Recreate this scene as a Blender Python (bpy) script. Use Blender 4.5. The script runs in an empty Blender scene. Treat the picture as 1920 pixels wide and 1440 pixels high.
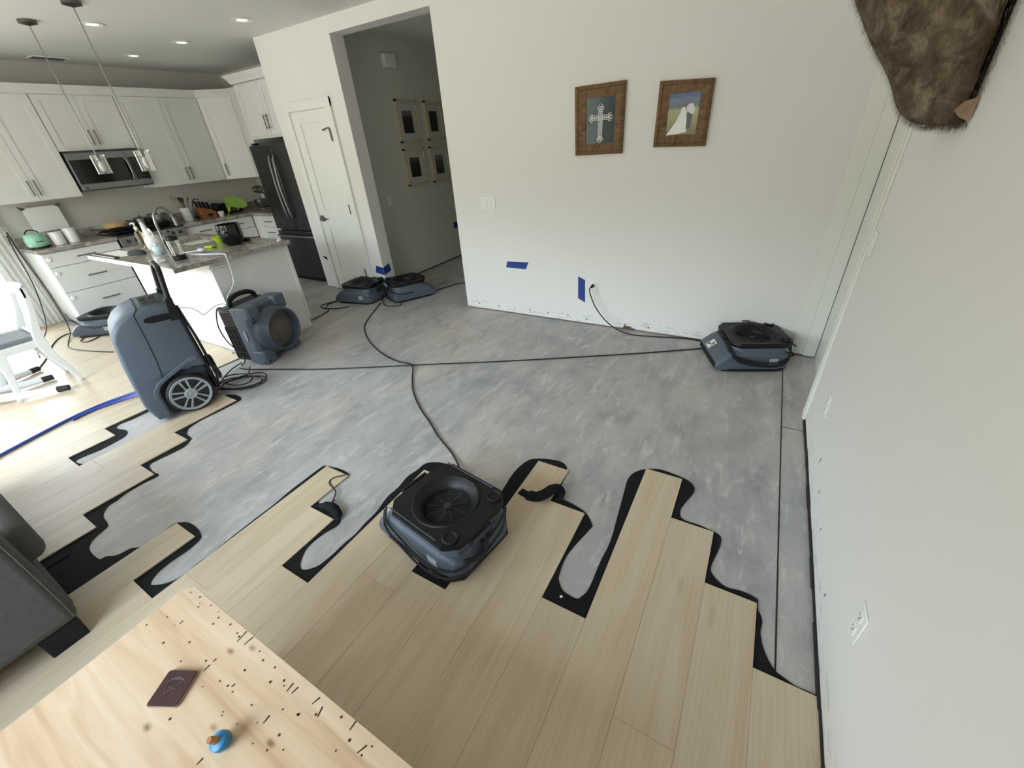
import bpy, bmesh, math, random
from mathutils import Vector, Matrix, noise
from mathutils.geometry import tessellate_polygon
random.seed(7)
PI=math.pi; R=math.radians
scene=bpy.context.scene
COL=scene.collection

# ------------------------------------------------------------ camera
cam_d=bpy.data.cameras.new('camera'); cam=bpy.data.objects.new('camera',cam_d); COL.objects.link(cam)
cam_d.sensor_width=36; cam_d.lens=767.448/1920*36; cam_d.clip_start=0.02; cam_d.clip_end=200
rot=Matrix(((0.86762477,-0.20428013,0.45331764),(0.49251934,0.47815125,-0.72718366),(-0.06820523,0.85419026,0.51546779)))
cam.matrix_world=Matrix.Translation((-0.4748,-3.6083,1.6367))@rot.to_4x4()
scene.camera=cam
# ------------------------------------------------------------ view
vs=scene.view_settings
vs.view_transform='Standard'; vs.look='None'; vs.gamma=1; vs.use_curve_mapping=False
vs.exposure=0.10
# ------------------------------------------------------------ daylight
world=bpy.data.worlds.new('world'); scene.world=world; world.use_nodes=True
wt=world.node_tree; wn=wt.nodes['Background']
wc=wt.nodes.new('ShaderNodeTexCoord'); wsp=wt.nodes.new('ShaderNodeSeparateXYZ'); wt.links.new(wc.outputs['Generated'],wsp.inputs[0])
wno=wt.nodes.new('ShaderNodeTexNoise'); wno.inputs['Scale'].default_value=9; wno.inputs['Detail'].default_value=6; wt.links.new(wc.outputs['Generated'],wno.inputs['Vector'])
wad=wt.nodes.new('ShaderNodeMath'); wad.operation='MULTIPLY_ADD'; wt.links.new(wno.outputs['Fac'],wad.inputs[0]); wad.inputs[1].default_value=.16; wt.links.new(wsp.outputs['Z'],wad.inputs[2])
wr_=wt.nodes.new('ShaderNodeValToRGB'); wt.links.new(wad.outputs[0],wr_.inputs['Fac'])
we=wr_.color_ramp.elements; we[0].position=0.0; we[0].color=(.32,.31,.27,1); we[1].position=.9; we[1].color=(.62,.80,1,1)
for p_,c_ in ((.07,(.20,.20,.16,1)),(.22,(.27,.28,.22,1)),(.33,(.80,.92,1.0,1))): e_=we.new(p_); e_.color=c_
wt.links.new(wr_.outputs['Color'],wn.inputs[0]); wn.inputs[1].default_value=15.5
def portal(name,loc,rot,sx,sy):
    l=bpy.data.lights.new(name,'AREA'); l.shape='RECTANGLE'; l.size=sx; l.size_y=sy; l.cycles.is_portal=True
    o=bpy.data.objects.new(name,l); o.location=loc; o.rotation_euler=rot; COL.objects.link(o); return o
# portals that guide the sky light through the real window and door openings
portal('portal_back_window',(-4.9,-5.35,1.35),(R(90),0,0),2.8,2.1)
portal('portal_rear_window',(-1.9,-5.35,1.5),(R(90),0,0),1.6,1.5)
portal('portal_patio_door',(-8.16,-3.575,1.08),(0,R(-90),0),2.13,2.15)

# ------------------------------------------------------------ helpers
class M:
    def __init__(s): s.v=[];s.f=[];s.a=[]
    def add(s,vs,fs,val=0.0):
        n=len(s.v); s.v+= [tuple(v) for v in vs]; s.f+= [tuple(i+n for i in f) for f in fs]; s.a+=[val]*len(fs); return s
    def box(s,a,b,val=0.0):
        x0,x1=sorted((a[0],b[0]));y0,y1=sorted((a[1],b[1]));z0,z1=sorted((a[2],b[2]))
        return s.add([(x0,y0,z0),(x1,y0,z0),(x1,y1,z0),(x0,y1,z0),(x0,y0,z1),(x1,y0,z1),(x1,y1,z1),(x0,y1,z1)],
          [(0,3,2,1),(4,5,6,7),(0,1,5,4),(1,2,6,5),(2,3,7,6),(3,0,4,7)],val)
    def prism(s,pts,axis,a,b):
        # pts 2D polygon (convex or not), extruded along axis from a to b
        n=len(pts)
        def mk(p,t):
            if axis==0: return (t,p[0],p[1])
            if axis==1: return (p[0],t,p[1])
            return (p[0],p[1],t)
        vs=[mk(p,a) for p in pts]+[mk(p,b) for p in pts]
        fs=[(i,(i+1)%n,n+(i+1)%n,n+i) for i in range(n)]
        tr=tessellate_polygon([[Vector((p[0],p[1],0)) for p in pts]])
        fs+=[tuple(t) for t in tr]+[tuple(n+i for i in reversed(t)) for t in tr]
        return s.add(vs,fs)
    def cyl(s,p0,p1,r0,r1=None,n=20,caps=True):
        if r1 is None:r1=r0
        return s.tube([p0,p1],[r0,r1],n,caps)
    def tube(s,pts,r,n=10,caps=True,closed=False,flat=1.0,up=(0,0,1)):
        P=[Vector(p) for p in pts]; m=len(P)
        rr=r if isinstance(r,(list,tuple)) else [r]*m
        U=Vector(up); rings=[]; prev=None
        for i in range(m):
            if closed: t=P[(i+1)%m]-P[i-1]
            else: t=P[min(i+1,m-1)]-P[max(i-1,0)]
            if t.length<1e-9:t=Vector((0,0,1))
            t.normalize()
            if prev is None:
                a=U-t*U.dot(t)
                if a.length<1e-3:
                    a=Vector((1,0,0))-t*t.x
                    if a.length<1e-3:a=Vector((0,1,0))
            else:
                a=prev-t*prev.dot(t)
                if a.length<1e-5:a=t.orthogonal()
            a.normalize(); prev=a; b=t.cross(a)
            rings.append([P[i]+(a*math.cos(2*PI*k/n)*flat+b*math.sin(2*PI*k/n))*rr[i] for k in range(n)])
        vs=[v for g in rings for v in g]; fs=[]
        for i in range(m if closed else m-1):
            j=(i+1)%m
            for k in range(n):
                l=(k+1)%n; fs.append((i*n+k,i*n+l,j*n+l,j*n+k))
        if caps and not closed:
            fs.append(tuple(reversed(range(n)))); fs.append(tuple(range((m-1)*n,m*n)))
        return s.add(vs,fs)
    def lathe(s,prof,c=(0,0,0),n=32,axis=2):
        # prof: list of (r,h)
        vs=[];m=len(prof)
        for r,h in prof:
            for k in range(n):
                a=2*PI*k/n; x,y=r*math.cos(a),r*math.sin(a)
                p=(x,y,h) if axis==2 else ((h,x,y) if axis==0 else (y,h,x))
                vs.append((c[0]+p[0],c[1]+p[1],c[2]+p[2]))
        fs=[(i*n+k,i*n+(k+1)%n,(i+1)*n+(k+1)%n,(i+1)*n+k) for i in range(m-1) for k in range(n)]
        if prof[0][0]>1e-6: fs.append(tuple(reversed(range(n))))
        if prof[-1][0]>1e-6: fs.append(tuple(range((m-1)*n,m*n)))
        return s.add(vs,fs)
    def disc(s,c,r,nrm=(0,0,1),n=16,rx=1.0):
        N=Vector(nrm).normalized();a=N.orthogonal().normalized();b=N.cross(a)
        C0=Vector(c); return s.add([C0+(a*math.cos(2*PI*k/n)*rx+b*math.sin(2*PI*k/n))*r for k in range(n)],[tuple(range(n))])
    def loft(s,rings,caps=True):
        n=len(rings[0]);m=len(rings);vs=[v for g in rings for v in g]
        fs=[(i*n+k,i*n+(k+1)%n,(i+1)*n+(k+1)%n,(i+1)*n+k) for i in range(m-1) for k in range(n)]
        if caps: fs.append(tuple(reversed(range(n)))); fs.append(tuple(range((m-1)*n,m*n)))
        return s.add(vs,fs)
    def sphere(s,c,r,n=16,sc=(1,1,1)):
        rings=[]
        for i in range(n//2+1):
            t=PI*i/(n//2); rr=max(math.sin(t),1e-4)
            rings.append([(c[0]+r*sc[0]*rr*math.cos(2*PI*k/n),c[1]+r*sc[1]*rr*math.sin(2*PI*k/n),c[2]-r*sc[2]*math.cos(t)) for k in range(n)])
        return s.loft(rings)
def spl(pts,k=6,closed=False):
    P=[Vector(p) for p in pts];n=len(P);out=[]
    rng=range(n if closed else n-1)
    for i in rng:
        p0=P[i-1] if (closed or i>0) else P[0]; p1=P[i]; p2=P[(i+1)%n]; p3=P[(i+2)%n] if (closed or i+2<n) else P[-1]
        for j in range(k):
            t=j/k; out.append(0.5*((2*p1)+(p2-p0)*t+(2*p0-5*p1+4*p2-p3)*t*t+(3*p1-p0-3*p2+p3)*t**3))
    if not closed: out.append(P[-1])
    return out
def mesh(name,m,mat,parent=None,bev=0,seg=2,smooth=35,loc=None,rotz=0,sub=0,recalc=True):
    me=bpy.data.meshes.new(name); me.from_pydata(m.v,[],m.f)
    if any(m.a):
        at=me.attributes.new('rnd','FLOAT','FACE'); at.data.foreach_set('value',m.a)
    if recalc:
        bm=bmesh.new(); bm.from_mesh(me)
        bmesh.ops.recalc_face_normals(bm,faces=bm.faces); bm.to_mesh(me); bm.free()
    me.update()
    if smooth:
        me.polygons.foreach_set('use_smooth',[True]*len(me.polygons)); me.set_sharp_from_angle(angle=R(smooth))
    me.materials.append(mat)
    o=bpy.data.objects.new(name,me); COL.objects.link(o)
    if parent: o.parent=parent
    if loc: o.location=loc
    if rotz: o.rotation_euler=(0,0,rotz)
    if sub:
        md=o.modifiers.new('sub','SUBSURF'); md.levels=sub; md.render_levels=sub
    if bev:
        md=o.modifiers.new('bevel','BEVEL'); md.width=bev; md.segments=seg; md.limit_method='ANGLE'; md.angle_limit=R(40); md.harden_normals=False
    return o
def tag(o,label,cat,group=None,kind=None):
    o['label']=label; o['category']=cat
    if group:o['group']=group
    if kind:o['kind']=kind
    return o
def thing(name,label,cat,loc=(0,0,0),rotz=0,group=None):
    o=bpy.data.objects.new(name,None); o.empty_display_size=.1; COL.objects.link(o); o.location=loc; o.rotation_euler=(0,0,rotz)
    return tag(o,label,cat,group)
def struct(name,m,mat,bev=0,smooth=0,label=None):
    o=mesh(name,m,mat,bev=bev,smooth=smooth); o['kind']='structure'
    if label:o['label']=label
    return o
def sroot(name,loc=(0,0,0)):
    o=bpy.data.objects.new(name,None); o.empty_display_size=.1; COL.objects.link(o); o.location=loc; o['kind']='structure'; return o
def copy_tree(o,parent=None):
    c=o.copy(); COL.objects.link(c); c.parent=parent
    for ch in [x for x in bpy.data.objects if x.parent==o]: copy_tree(ch,c)
    return c

# ------------------------------------------------------------ materials
def srgb(r,g,b):
    f=lambda c:(c/255/12.92 if c/255<=.04045 else ((c/255+.055)/1.055)**2.4); return (f(r),f(g),f(b),1)
class NT:
    def __init__(s,name):
        s.m=bpy.data.materials.new(name); s.m.use_nodes=True; s.t=s.m.node_tree; s.b=s.t.nodes['Principled BSDF']
    def n(s,typ,**kw):
        x=s.t.nodes.new(typ)
        for k,v in kw.items():
            if k in x.inputs: x.inputs[k].default_value=v
            else: setattr(x,k,v)
        return x
    def l(s,a,b): s.t.links.new(a,b)
    def coord(s,scale=(1,1,1)):
        tc=s.n('ShaderNodeTexCoord'); mp=s.n('ShaderNodeMapping'); mp.inputs['Scale'].default_value=scale
        s.l(tc.outputs['Object'],mp.inputs['Vector']); return mp.outputs['Vector']
    def noise(s,vec,scale,detail=4,rough=.5,dist=0):
        x=s.n('ShaderNodeTexNoise'); x.inputs['Scale'].default_value=scale; x.inputs['Detail'].default_value=detail; x.inputs['Roughness'].default_value=rough; x.inputs['Distortion'].default_value=dist
        s.l(vec,x.inputs['Vector']); return x.outputs['Fac']
    def ramp(s,fac,stops):
        x=s.n('ShaderNodeValToRGB'); e=x.color_ramp.elements
        while len(e)<len(stops): e.new(.5)
        for i,(p,c) in enumerate(stops): e[i].position=p; e[i].color=c if len(c)==4 else (*c,1)
        s.l(fac,x.inputs['Fac']); return x.outputs['Color']
    def mix(s,fac,a,b,mode='MIX'):
        x=s.n('ShaderNodeMix'); x.data_type='RGBA'; x.blend_type=mode
        for i,v in ((0,fac),(6,a),(7,b)):
            if hasattr(v,'links') or hasattr(v,'is_linked'): s.l(v,x.inputs[i])
            else: x.inputs[i].default_value=v
        return x.outputs[2]
    def bump(s,h,strength=.2,dist=.01):
        x=s.n('ShaderNodeBump'); x.inputs['Strength'].default_value=strength; x.inputs['Distance'].default_value=dist
        s.l(h,x.inputs['Height']); s.l(x.outputs['Normal'],s.b.inputs['Normal'])
    def math(s,op,a,b=0.0):
        x=s.n('ShaderNodeMath'); x.operation=op
        for i,v in enumerate((a,b)):
            if hasattr(v,'is_linked'): s.l(v,x.inputs[i])
            else: x.inputs[i].default_value=v
        return x.outputs[0]
    def set(s,**k):
        for a,v in k.items():
            nm=a.replace('_',' '); nm={'base color':'Base Color','rough':'Roughness','metal':'Metallic','spec':'Specular IOR Level','ior':'IOR','coat':'Coat Weight','trans':'Transmission Weight','emis':'Emission Strength','emcol':'Emission Color','alpha':'Alpha'}.get(nm,nm)
            if hasattr(v,'is_linked'): s.l(v,s.b.inputs[nm])
            else: s.b.inputs[nm].default_value=v
        return s
def plain(name,col,rough=.5,metal=0,var=.06,scale=12,bump=0,**k):
    t=NT(name); v=t.coord(); f=t.noise(v,scale,4,.6)
    lo=tuple(c*(1-var) for c in col[:3])+(1,); hi=tuple(min(1,c*(1+var)) for c in col[:3])+(1,)
    t.set(**{'base_color':t.ramp(f,[(.3,lo),(.7,hi)])}); t.set(rough=rough,metal=metal,**k)
    if bump: t.bump(t.noise(v,scale*12,2,.5),bump,.002)
    return t.m
MT={}
def wall_mat(name,col,patch=False,axis='Z'):
    t=NT(name); v=t.coord(); f=t.noise(v,1.3,3,.5)
    base=t.ramp(f,[(.3,tuple(c*.985 for c in col[:3])+(1,)),(.7,col)])
    if patch:
        tc=t.n('ShaderNodeTexCoord'); sp=t.n('ShaderNodeSeparateXYZ'); t.l(tc.outputs['Object'],sp.inputs[0])
        wob=t.noise(t.coord((3,3,1)),2.5,3,.6)
        h=t.math('ADD',sp.outputs['Z'],t.math('MULTIPLY',wob,-.03))
        m=t.math('LESS_THAN',h,.082)
        f2=t.noise(t.coord((5,5,25)),1.4,5,.7)
        band=t.ramp(f2,[(.35,srgb(222,222,218)),(.5,srgb(238,236,232)),(.62,srgb(205,206,208)),(.7,srgb(236,234,230))])
        base=t.mix(m,base,band)
    t.set(base_color=base,rough=.62,spec=.3); t.bump(t.noise(v,260,2,.5),.06,.001)
    return t.m
MT['wall']=wall_mat('wall_paint',srgb(233,231,228))
MT['wallp']=wall_mat('wall_paint_patched',srgb(233,231,228),True)
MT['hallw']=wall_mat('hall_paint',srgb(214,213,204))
MT['ceil']=wall_mat('ceiling_paint',srgb(226,226,222))
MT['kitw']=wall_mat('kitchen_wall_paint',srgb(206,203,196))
def concrete():
    t=NT('concrete_slab'); v=t.coord(); 
    a=t.noise(v,.8,5,.55,.3); b=t.noise(t.coord((2.2,1.0,1)),2.6,9,.7,.35); c=t.noise(t.coord((1,1,1)),38,4,.6)
    base=t.ramp(a,[(.30,srgb(171,170,170)),(.48,srgb(185,183,181)),(.60,srgb(197,190,183)),(.75,srgb(177,175,175))])
    base=t.mix(.8,base,t.ramp(b,[(.36,(.60,.61,.63,1)),(.5,(.84,.84,.845,1)),(.64,(1,.99,.98,1))]),'MULTIPLY')
    sm=t.noise(t.coord((5.5,1.6,1)),2.4,8,.75,.5)
    base=t.mix(t.ramp(sm,[(.53,(0,0,0,1)),(.64,(.65,.65,.65,1))]),base,srgb(206,204,201))
    sp=t.noise(t.coord((1,1,1)),11,4,.6,.6)
    base=t.mix(t.ramp(sp,[(.68,(0,0,0,1)),(.72,(.6,.6,.6,1))]),base,srgb(214,210,204))
    t.set(base_color=base,rough=t.ramp(b,[(.3,(.42,)*3),(.7,(.62,)*3)]),spec=.45)
    t.bump(t.mix(.5,b,c),.12,.004); return t.m
MT['conc']=concrete()
def planks():
    t=NT('oak_vinyl_plank'); at=t.n('ShaderNodeAttribute'); at.attribute_name='rnd'; r=at.outputs['Fac']
    tc=t.n('ShaderNodeTexCoord'); off=t.n('ShaderNodeCombineXYZ'); t.l(t.math('MULTIPLY',r,17.3),off.inputs[0]); t.l(t.math('MULTIPLY',r,9.1),off.inputs[1])
    ad=t.n('ShaderNodeVectorMath'); ad.operation='ADD'; t.l(tc.outputs['Object'],ad.inputs[0]); t.l(off.outputs[0],ad.inputs[1])
    def mp(sc):
        m=t.n('ShaderNodeMapping'); m.inputs['Scale'].default_value=sc; t.l(ad.outputs[0],m.inputs[0]); return m.outputs[0]
    fine=t.noise(mp((60,1.6,1)),2.0,5,.6,.3)
    mid=t.noise(mp((9,.8,1)),1.6,4,.55,1.2)
    wv=t.n('ShaderNodeTexWave'); wv.wave_type='RINGS'; wv.rings_direction='Z'; wv.inputs['Scale'].default_value=3.2; wv.inputs['Distortion'].default_value=5; wv.inputs['Detail'].default_value=3; wv.inputs['Detail Scale'].default_value=1.2
    t.l(mp((5.5,.55,1)),wv.inputs['Vector'])
    base=t.ramp(mid,[(.28,srgb(193,172,144)),(.5,srgb(202,183,156)),(.72,srgb(209,193,168))])
    base=t.mix(.55,base,t.ramp(fine,[(.3,(.91,.895,.875,1)),(.62,(1,1,1,1))]),'MULTIPLY')
    base=t.mix(t.ramp(wv.outputs['Fac'],[(.86,(0,0,0,1)),(.97,(.22,.22,.22,1))]),base,srgb(219,203,176))
    kn=t.n('ShaderNodeTexVoronoi'); kn.inputs['Scale'].default_value=1.0; t.l(mp((6,1.5,1)),kn.inputs['Vector'])
    base=t.mix(t.ramp(kn.outputs['Distance'],[(.03,(.5,.5,.5,1)),(.12,(0,0,0,1))]),base,srgb(136,110,82))
    tint=t.n('ShaderNodeMapRange'); t.l(r,tint.inputs[0]); tint.inputs[3].default_value=.965; tint.inputs[4].default_value=1.02
    cc=t.n('ShaderNodeCombineColor'); 
    for i in range(3): t.l(tint.outputs[0],cc.inputs[i])
    base=t.mix(1.0,base,cc.outputs[0],'MULTIPLY')
    t.set(base_color=base,rough=t.ramp(fine,[(.3,(.45,)*3),(.7,(.36,)*3)]),spec=.4); t.bump(fine,.08,.002); return t.m
MT['plank']=planks()
def pine():
    t=NT('knotty_pine')
    g=t.noise(t.coord((1.0,34,1)),1.6,5,.6,.5); g2=t.noise(t.coord((.7,7,1)),1.5,4,.55,.9)
    base=t.ramp(g2,[(.3,srgb(186,152,120)),(.43,srgb(212,184,154)),(.58,srgb(223,200,173)),(.72,srgb(200,168,136))])
    base=t.mix(.5,base,t.ramp(g,[(.3,(.86,.81,.75,1)),(.6,(1,1,1,1))]),'MULTIPLY')
    tc=t.n('ShaderNodeTexCoord'); sp=t.n('ShaderNodeSeparateXYZ'); t.l(tc.outputs['Object'],sp.inputs[0])
    st=t.n('ShaderNodeTexWhiteNoise'); st.noise_dimensions='1D'; t.l(t.math('FLOOR',t.math('MULTIPLY',sp.outputs['Y'],11.0)),st.inputs['W'])
    base=t.mix(t.math('MULTIPLY',st.outputs['Value'],.28),base,srgb(206,172,132))
    kn=t.n('ShaderNodeTexVoronoi'); kn.inputs['Scale'].default_value=1.0; t.l(t.coord((7,13,1)),kn.inputs['Vector'])
    kw=t.math('ADD',kn.outputs['Distance'],t.math('MULTIPLY',t.math('SUBTRACT',t.noise(t.coord(),40,3,.6),.5),.06))
    base=t.mix(t.ramp(kw,[(.04,(.85,.85,.85,1)),(.075,(.45,.45,.45,1)),(.14,(0,0,0,1))]),base,srgb(128,88,60))
    t.set(base_color=base,rough=.5,spec=.3); t.bump(g,.1,.002); return t.m
MT['pine']=pine()
def wood(name,c0,c1,sc=(3,30,30),rough=.6):
    t=NT(name); g=t.noise(t.coord(sc),1.5,6,.65,.8); t.set(base_color=t.ramp(g,[(.28,c0),(.7,c1)]),rough=rough,spec=.25); t.bump(g,.25,.003); return t.m
MT['rustic']=wood('rustic_wood',srgb(82,60,42),srgb(140,110,80),(9,9,30))
MT['rustich']=wood('rustic_wood_rail',srgb(82,60,42),srgb(140,110,80),(30,9,9))
MT['birch']=wood('pale_frame_wood',srgb(196,180,150),srgb(222,208,182),(9,9,30))
MT['block']=wood('knife_block_wood',srgb(120,74,40),srgb(168,112,66),(8,8,30))
MT['spoon']=wood('spoon_wood',srgb(150,104,62),srgb(190,144,96),(8,8,30))
MT['white']=plain('white_cabinet_paint',srgb(226,226,223),.42,var=.015,scale=3)
MT['doorw']=plain('white_door_paint',srgb(234,234,229),.4,var=.015,scale=3)
MT['chairw']=plain('white_chair_paint',srgb(228,229,228),.4,var=.03,scale=9)
MT['fabric']=plain('grey_sofa_fabric',srgb(84,83,81),.95,var=.10,scale=40,bump=.5)
MT['cush']=plain('grey_seat_pad',srgb(120,122,124),.85,var=.08,scale=30,bump=.2)
MT['blk']=plain('black_plastic',srgb(17,18,21),.45,var=.2,scale=30,bump=.08,spec=.35)
MT['rub']=plain('black_rubber',srgb(20,20,21),.6,var=.2,scale=30)
MT['foam']=plain('black_underlay_foam',srgb(24,25,27),.85,var=.25,scale=9,bump=.1,spec=.2)
MT['gry']=plain('slate_grey_plastic',srgb(85,95,107),.48,var=.05,scale=14,bump=.1)
MT['gryd']=plain('dark_slate_plastic',srgb(62,70,80),.5,var=.06,scale=14,bump=.1)
MT['rim']=plain('light_grey_wheel_plastic',srgb(150,156,160),.45,var=.05,scale=20)
MT['void']=plain('dark_cavity',srgb(12,12,14),.9,var=.1)
MT['duct']=plain('beige_duct_filter',srgb(128,122,112),.8,var=.05,scale=20)
MT['steel']=plain('brushed_steel',srgb(150,150,152),.28,1,var=.05,scale=8)
MT['dsteel']=plain('dark_stainless',srgb(88,89,92),.3,1,var=.05,scale=6)
MT['nick']=plain('brushed_nickel',srgb(110,108,104),.35,1)
MT['blkgls']=plain('black_glass',srgb(14,15,18),.08)
MT['blue']=plain('blue_tape',srgb(27,60,140),.6,var=.08,scale=30)
MT['hose']=plain('blue_hose_vinyl',srgb(56,78,160),.4,var=.05)
MT['plate']=plain('white_wall_plate',srgb(238,238,236),.35,var=.01)
MT['slot']=plain('plate_slot_grey',srgb(90,90,90),.6)
MT['glaze']=plain('white_ceramic',srgb(232,232,230),.2,var=.02)
MT['mint']=plain('mint_enamel',srgb(150,200,172),.25,var=.03)
MT['cream']=plain('cream_enamel',srgb(222,188,140),.3,var=.04)
MT['lime']=plain('lime_plastic',srgb(170,205,40),.35,var=.05)
MT['leaf']=plain('leaf_green',srgb(104,138,46),.5,var=.15,scale=20)
MT['brownc']=plain('brown_leather',srgb(66,42,40),.55,var=.1,scale=40,spec=.3)
MT['coastr']=plain('coaster_cork',srgb(160,130,118),.8)
MT['chalk']=plain('faded_pale_emblem',srgb(120,98,98),.6)
MT['tealp']=plain('blue_plastic_peg',srgb(38,124,170),.4,var=.05)
MT['red']=plain('dark_red_handle',srgb(120,36,34),.45)
MT['paper']=plain('white_paper',srgb(236,236,232),.8,var=.02)
MT['label']=plain('silver_label',srgb(172,176,180),.4,var=.12,scale=60)
MT['hole']=plain('dark_hole',srgb(62,46,36),.9)
MT['gap']=plain('gap_shade_grey',srgb(206,206,202),.8)
MT['grout']=plain('dark_gap',srgb(44,40,38),.9)
MT['mask']=plain('dark_green_cloth',srgb(52,64,58),.9)
MT['sky_b']=plain('pale_blue_glaze',srgb(190,208,216),.3)
MT['pink']=plain('lilac_plastic',srgb(220,212,232),.35)
MT['dboard']=plain('wall_bottom_plate',srgb(104,84,74),.9,var=.2,scale=30)
def granite():
    t=NT('granite_counter'); v=t.coord(); a=t.noise(v,9,8,.7,1.0); b=t.noise(v,60,4,.6)
    base=t.ramp(a,[(.3,srgb(104,98,94)),(.5,srgb(158,150,142)),(.66,srgb(196,188,178))])
    base=t.mix(.5,base,t.ramp(b,[(.35,(.6,.58,.56,1)),(.6,(1,1,1,1))]),'MULTIPLY')
    t.set(base_color=base,rough=.16,spec=.5); return t.m
MT['gran']=granite()
def glassm(name,col=(1,1,1,1),rough=0.0):
    t=NT(name); t.set(base_color=col,rough=rough,trans=1.0,ior=1.45); return t.m
MT['glass']=glassm('clear_glass')
MT['soap']=glassm('amber_soap',(.9,.8,.45,1),.05)
def thin_glass(name):
    t=NT(name); nt=t.t; out=[n for n in nt.nodes if n.type=='OUTPUT_MATERIAL'][0]
    tr=t.n('ShaderNodeBsdfTransparent'); gl=t.n('ShaderNodeBsdfGlossy'); gl.inputs['Roughness'].default_value=0.02
    lw=t.n('ShaderNodeLayerWeight'); lw.inputs['Blend'].default_value=.12
    mx=t.n('ShaderNodeMixShader'); t.l(lw.outputs['Fresnel'],mx.inputs[0]); t.l(tr.outputs[0],mx.inputs[1]); t.l(gl.outputs[0],mx.inputs[2]); t.l(mx.outputs[0],out.inputs[0]); return t.m
MT['pane']=thin_glass('window_pane_glass')
def fur():
    t=NT('brown_fur'); v=t.coord(); a=t.noise(v,14,6,.65,.8); b=t.noise(t.coord((1,1,.35)),90,3,.6)
    base=t.ramp(a,[(.3,srgb(72,59,48)),(.5,srgb(110,95,80)),(.68,srgb(158,143,128))])
    base=t.mix(.6,base,t.ramp(b,[(.3,(.6,.58,.55,1)),(.65,(1,1,1,1))]),'MULTIPLY')
    t.set(base_color=base,rough=.9,spec=.1); t.bump(b,.6,.004); return t.m
MT['fur']=fur()
MT['hide']=plain('tan_hide_edge',srgb(150,124,102),.9,var=.2,scale=20)
def curtain():
    t=NT('sheer_curtain'); t.set(base_color=srgb(244,244,242),rough=.9); t.b.inputs['Subsurface Weight'].default_value=0
    out=[n for n in t.t.nodes if n.type=='OUTPUT_MATERIAL'][0]
    tl=t.n('ShaderNodeBsdfTranslucent'); tl.inputs[0].default_value=srgb(246,246,244); mx=t.n('ShaderNodeMixShader'); mx.inputs[0].default_value=.6
    t.l(t.b.outputs[0],mx.inputs[1]); t.l(tl.outputs[0],mx.inputs[2]); t.l(mx.outputs[0],out.inputs[0]); return t.m
MT['curt']=curtain()
lz=NT('lit_downlight_lens'); lz.set(base_color=(.9,.9,.88,1)); lz.set(emcol=(1,.97,.92,1),emis=.75); MT['lamp']=lz.m
def photo(name,top,mid,bot,sc=6):
    t=NT(name); tc=t.n('ShaderNodeTexCoord'); sp=t.n('ShaderNodeSeparateXYZ'); t.l(tc.outputs['Generated'],sp.inputs[0])
    n_=t.noise(t.coord(),sc*6,6,.7); h=t.math('ADD',sp.outputs['Z'],t.math('MULTIPLY',t.math('SUBTRACT',n_,.5),.5))
    base=t.ramp(h,[(.2,bot),(.5,mid),(.72,mid),(.85,top)]); t.set(base_color=base,rough=.3); return t.m
# ============================================================ THE ROOM
H=2.737
W0=-0.193; PW=0.19
m=M().box((-8.3,-5.8,-.12),(.3,4.2,0))
struct('floor',m,MT['conc'])
struct('ceiling',M().box((-8.3,-5.8,H),(.3,4.2,H+.1)),MT['ceil'])
m=M(); zb=.012
m.box((-5.654,0,zb),(-4.475,.17,H)).box((-4.475,0,2.609),(-3.233,.17,H)).box((-3.233,0,zb),(.25,.17,H))
wf=struct('wall_far',m,MT['wallp'])
mesh('bottom_plate',M().box((-5.65,.012,0),(-4.48,.16,.014)).box((-3.228,.012,0),(.1,.16,.014)),MT['dboard'],wf,smooth=0)['label']='damp brown sill plate showing under the drywall'
for x in (-3.069,-2.815,-2.614,-2.426,-2.215,-1.996,-1.80,-1.42,-1.2): mesh('screw_hole',M().disc((x,-.0015,.065 if x<-1.9 else .05),.0075,(0,-1,0),10),MT['hole'],wf,smooth=0)
mesh('broken_drywall',M().add([(-1.44,-.002,.012),(-1.30,-.002,.012),(-1.33,-.002,.02),(-1.37,-.002,.038),(-1.42,-.002,.042)],[(0,1,2,3,4)]),MT['dboard'],wf,smooth=0)
# right wall with a recessed doorway at its far end
m=M().box((0,-5.8,.014),(.12,-.93,H)).box((0,-.93,2.06),(.12,0,H))
wr=struct('wall_right',m,MT['wallp'])
mm=M(); 
for i in range(26):
    y=-5.0+i*.155; w=.006+.006*random.random(); mm.box((-w,y,0),(.001,y+.155,.012+.01*random.random()))
mesh('bottom_gap',mm,MT['grout'],wr,smooth=0)['label']='ragged dark gap under the torn drywall edge'
m=M()
for y,z,l in ((-2.0,.12,.02),(-1.78,.13,.03),(-2.32,.11,.02),(-1.6,.17,.04),(-2.95,.10,.03)): m.add([(-.001,y,z),(-.001,y+.006,z+.003),(-.001,y+.004,z+l),(-.001,y-.004,z+l*.8)],[(0,1,2,3)])
mesh('scuff_marks',m,MT['slot'],wr,smooth=0)
struct('door_2',M().box((.085,-.93,.01),(.125,0,2.06)),MT['doorw'])
m=M().box((-.012,-.955,.0),(.0,-.865,2.15)).box((-.018,-.94,.0),(-.012,-.93,2.15)).box((0,-.93,.01),(.085,-.91,2.06)).box((0,-.018,.008),(.085,0,2.06)).box((0,-.93,2.04),(.085,0,2.06)).box((-.012,-.955,2.06),(0,0,2.15))
struct('trim_1',m,MT['doorw'],bev=.003,label='white casing around the recessed door in the right wall')
d2g=M().box((.082,-.0215,.01),(.086,-.018,2.04)); mesh('door_gap_line',d2g,MT['grout'],bpy.data.objects['door_2'],smooth=0)
struct('trim_2',M().box((-.085,-.014,.012),(0,0,2.15)),MT['doorw'],bev=.003,label='white casing strip on the far wall at the right corner')
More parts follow.
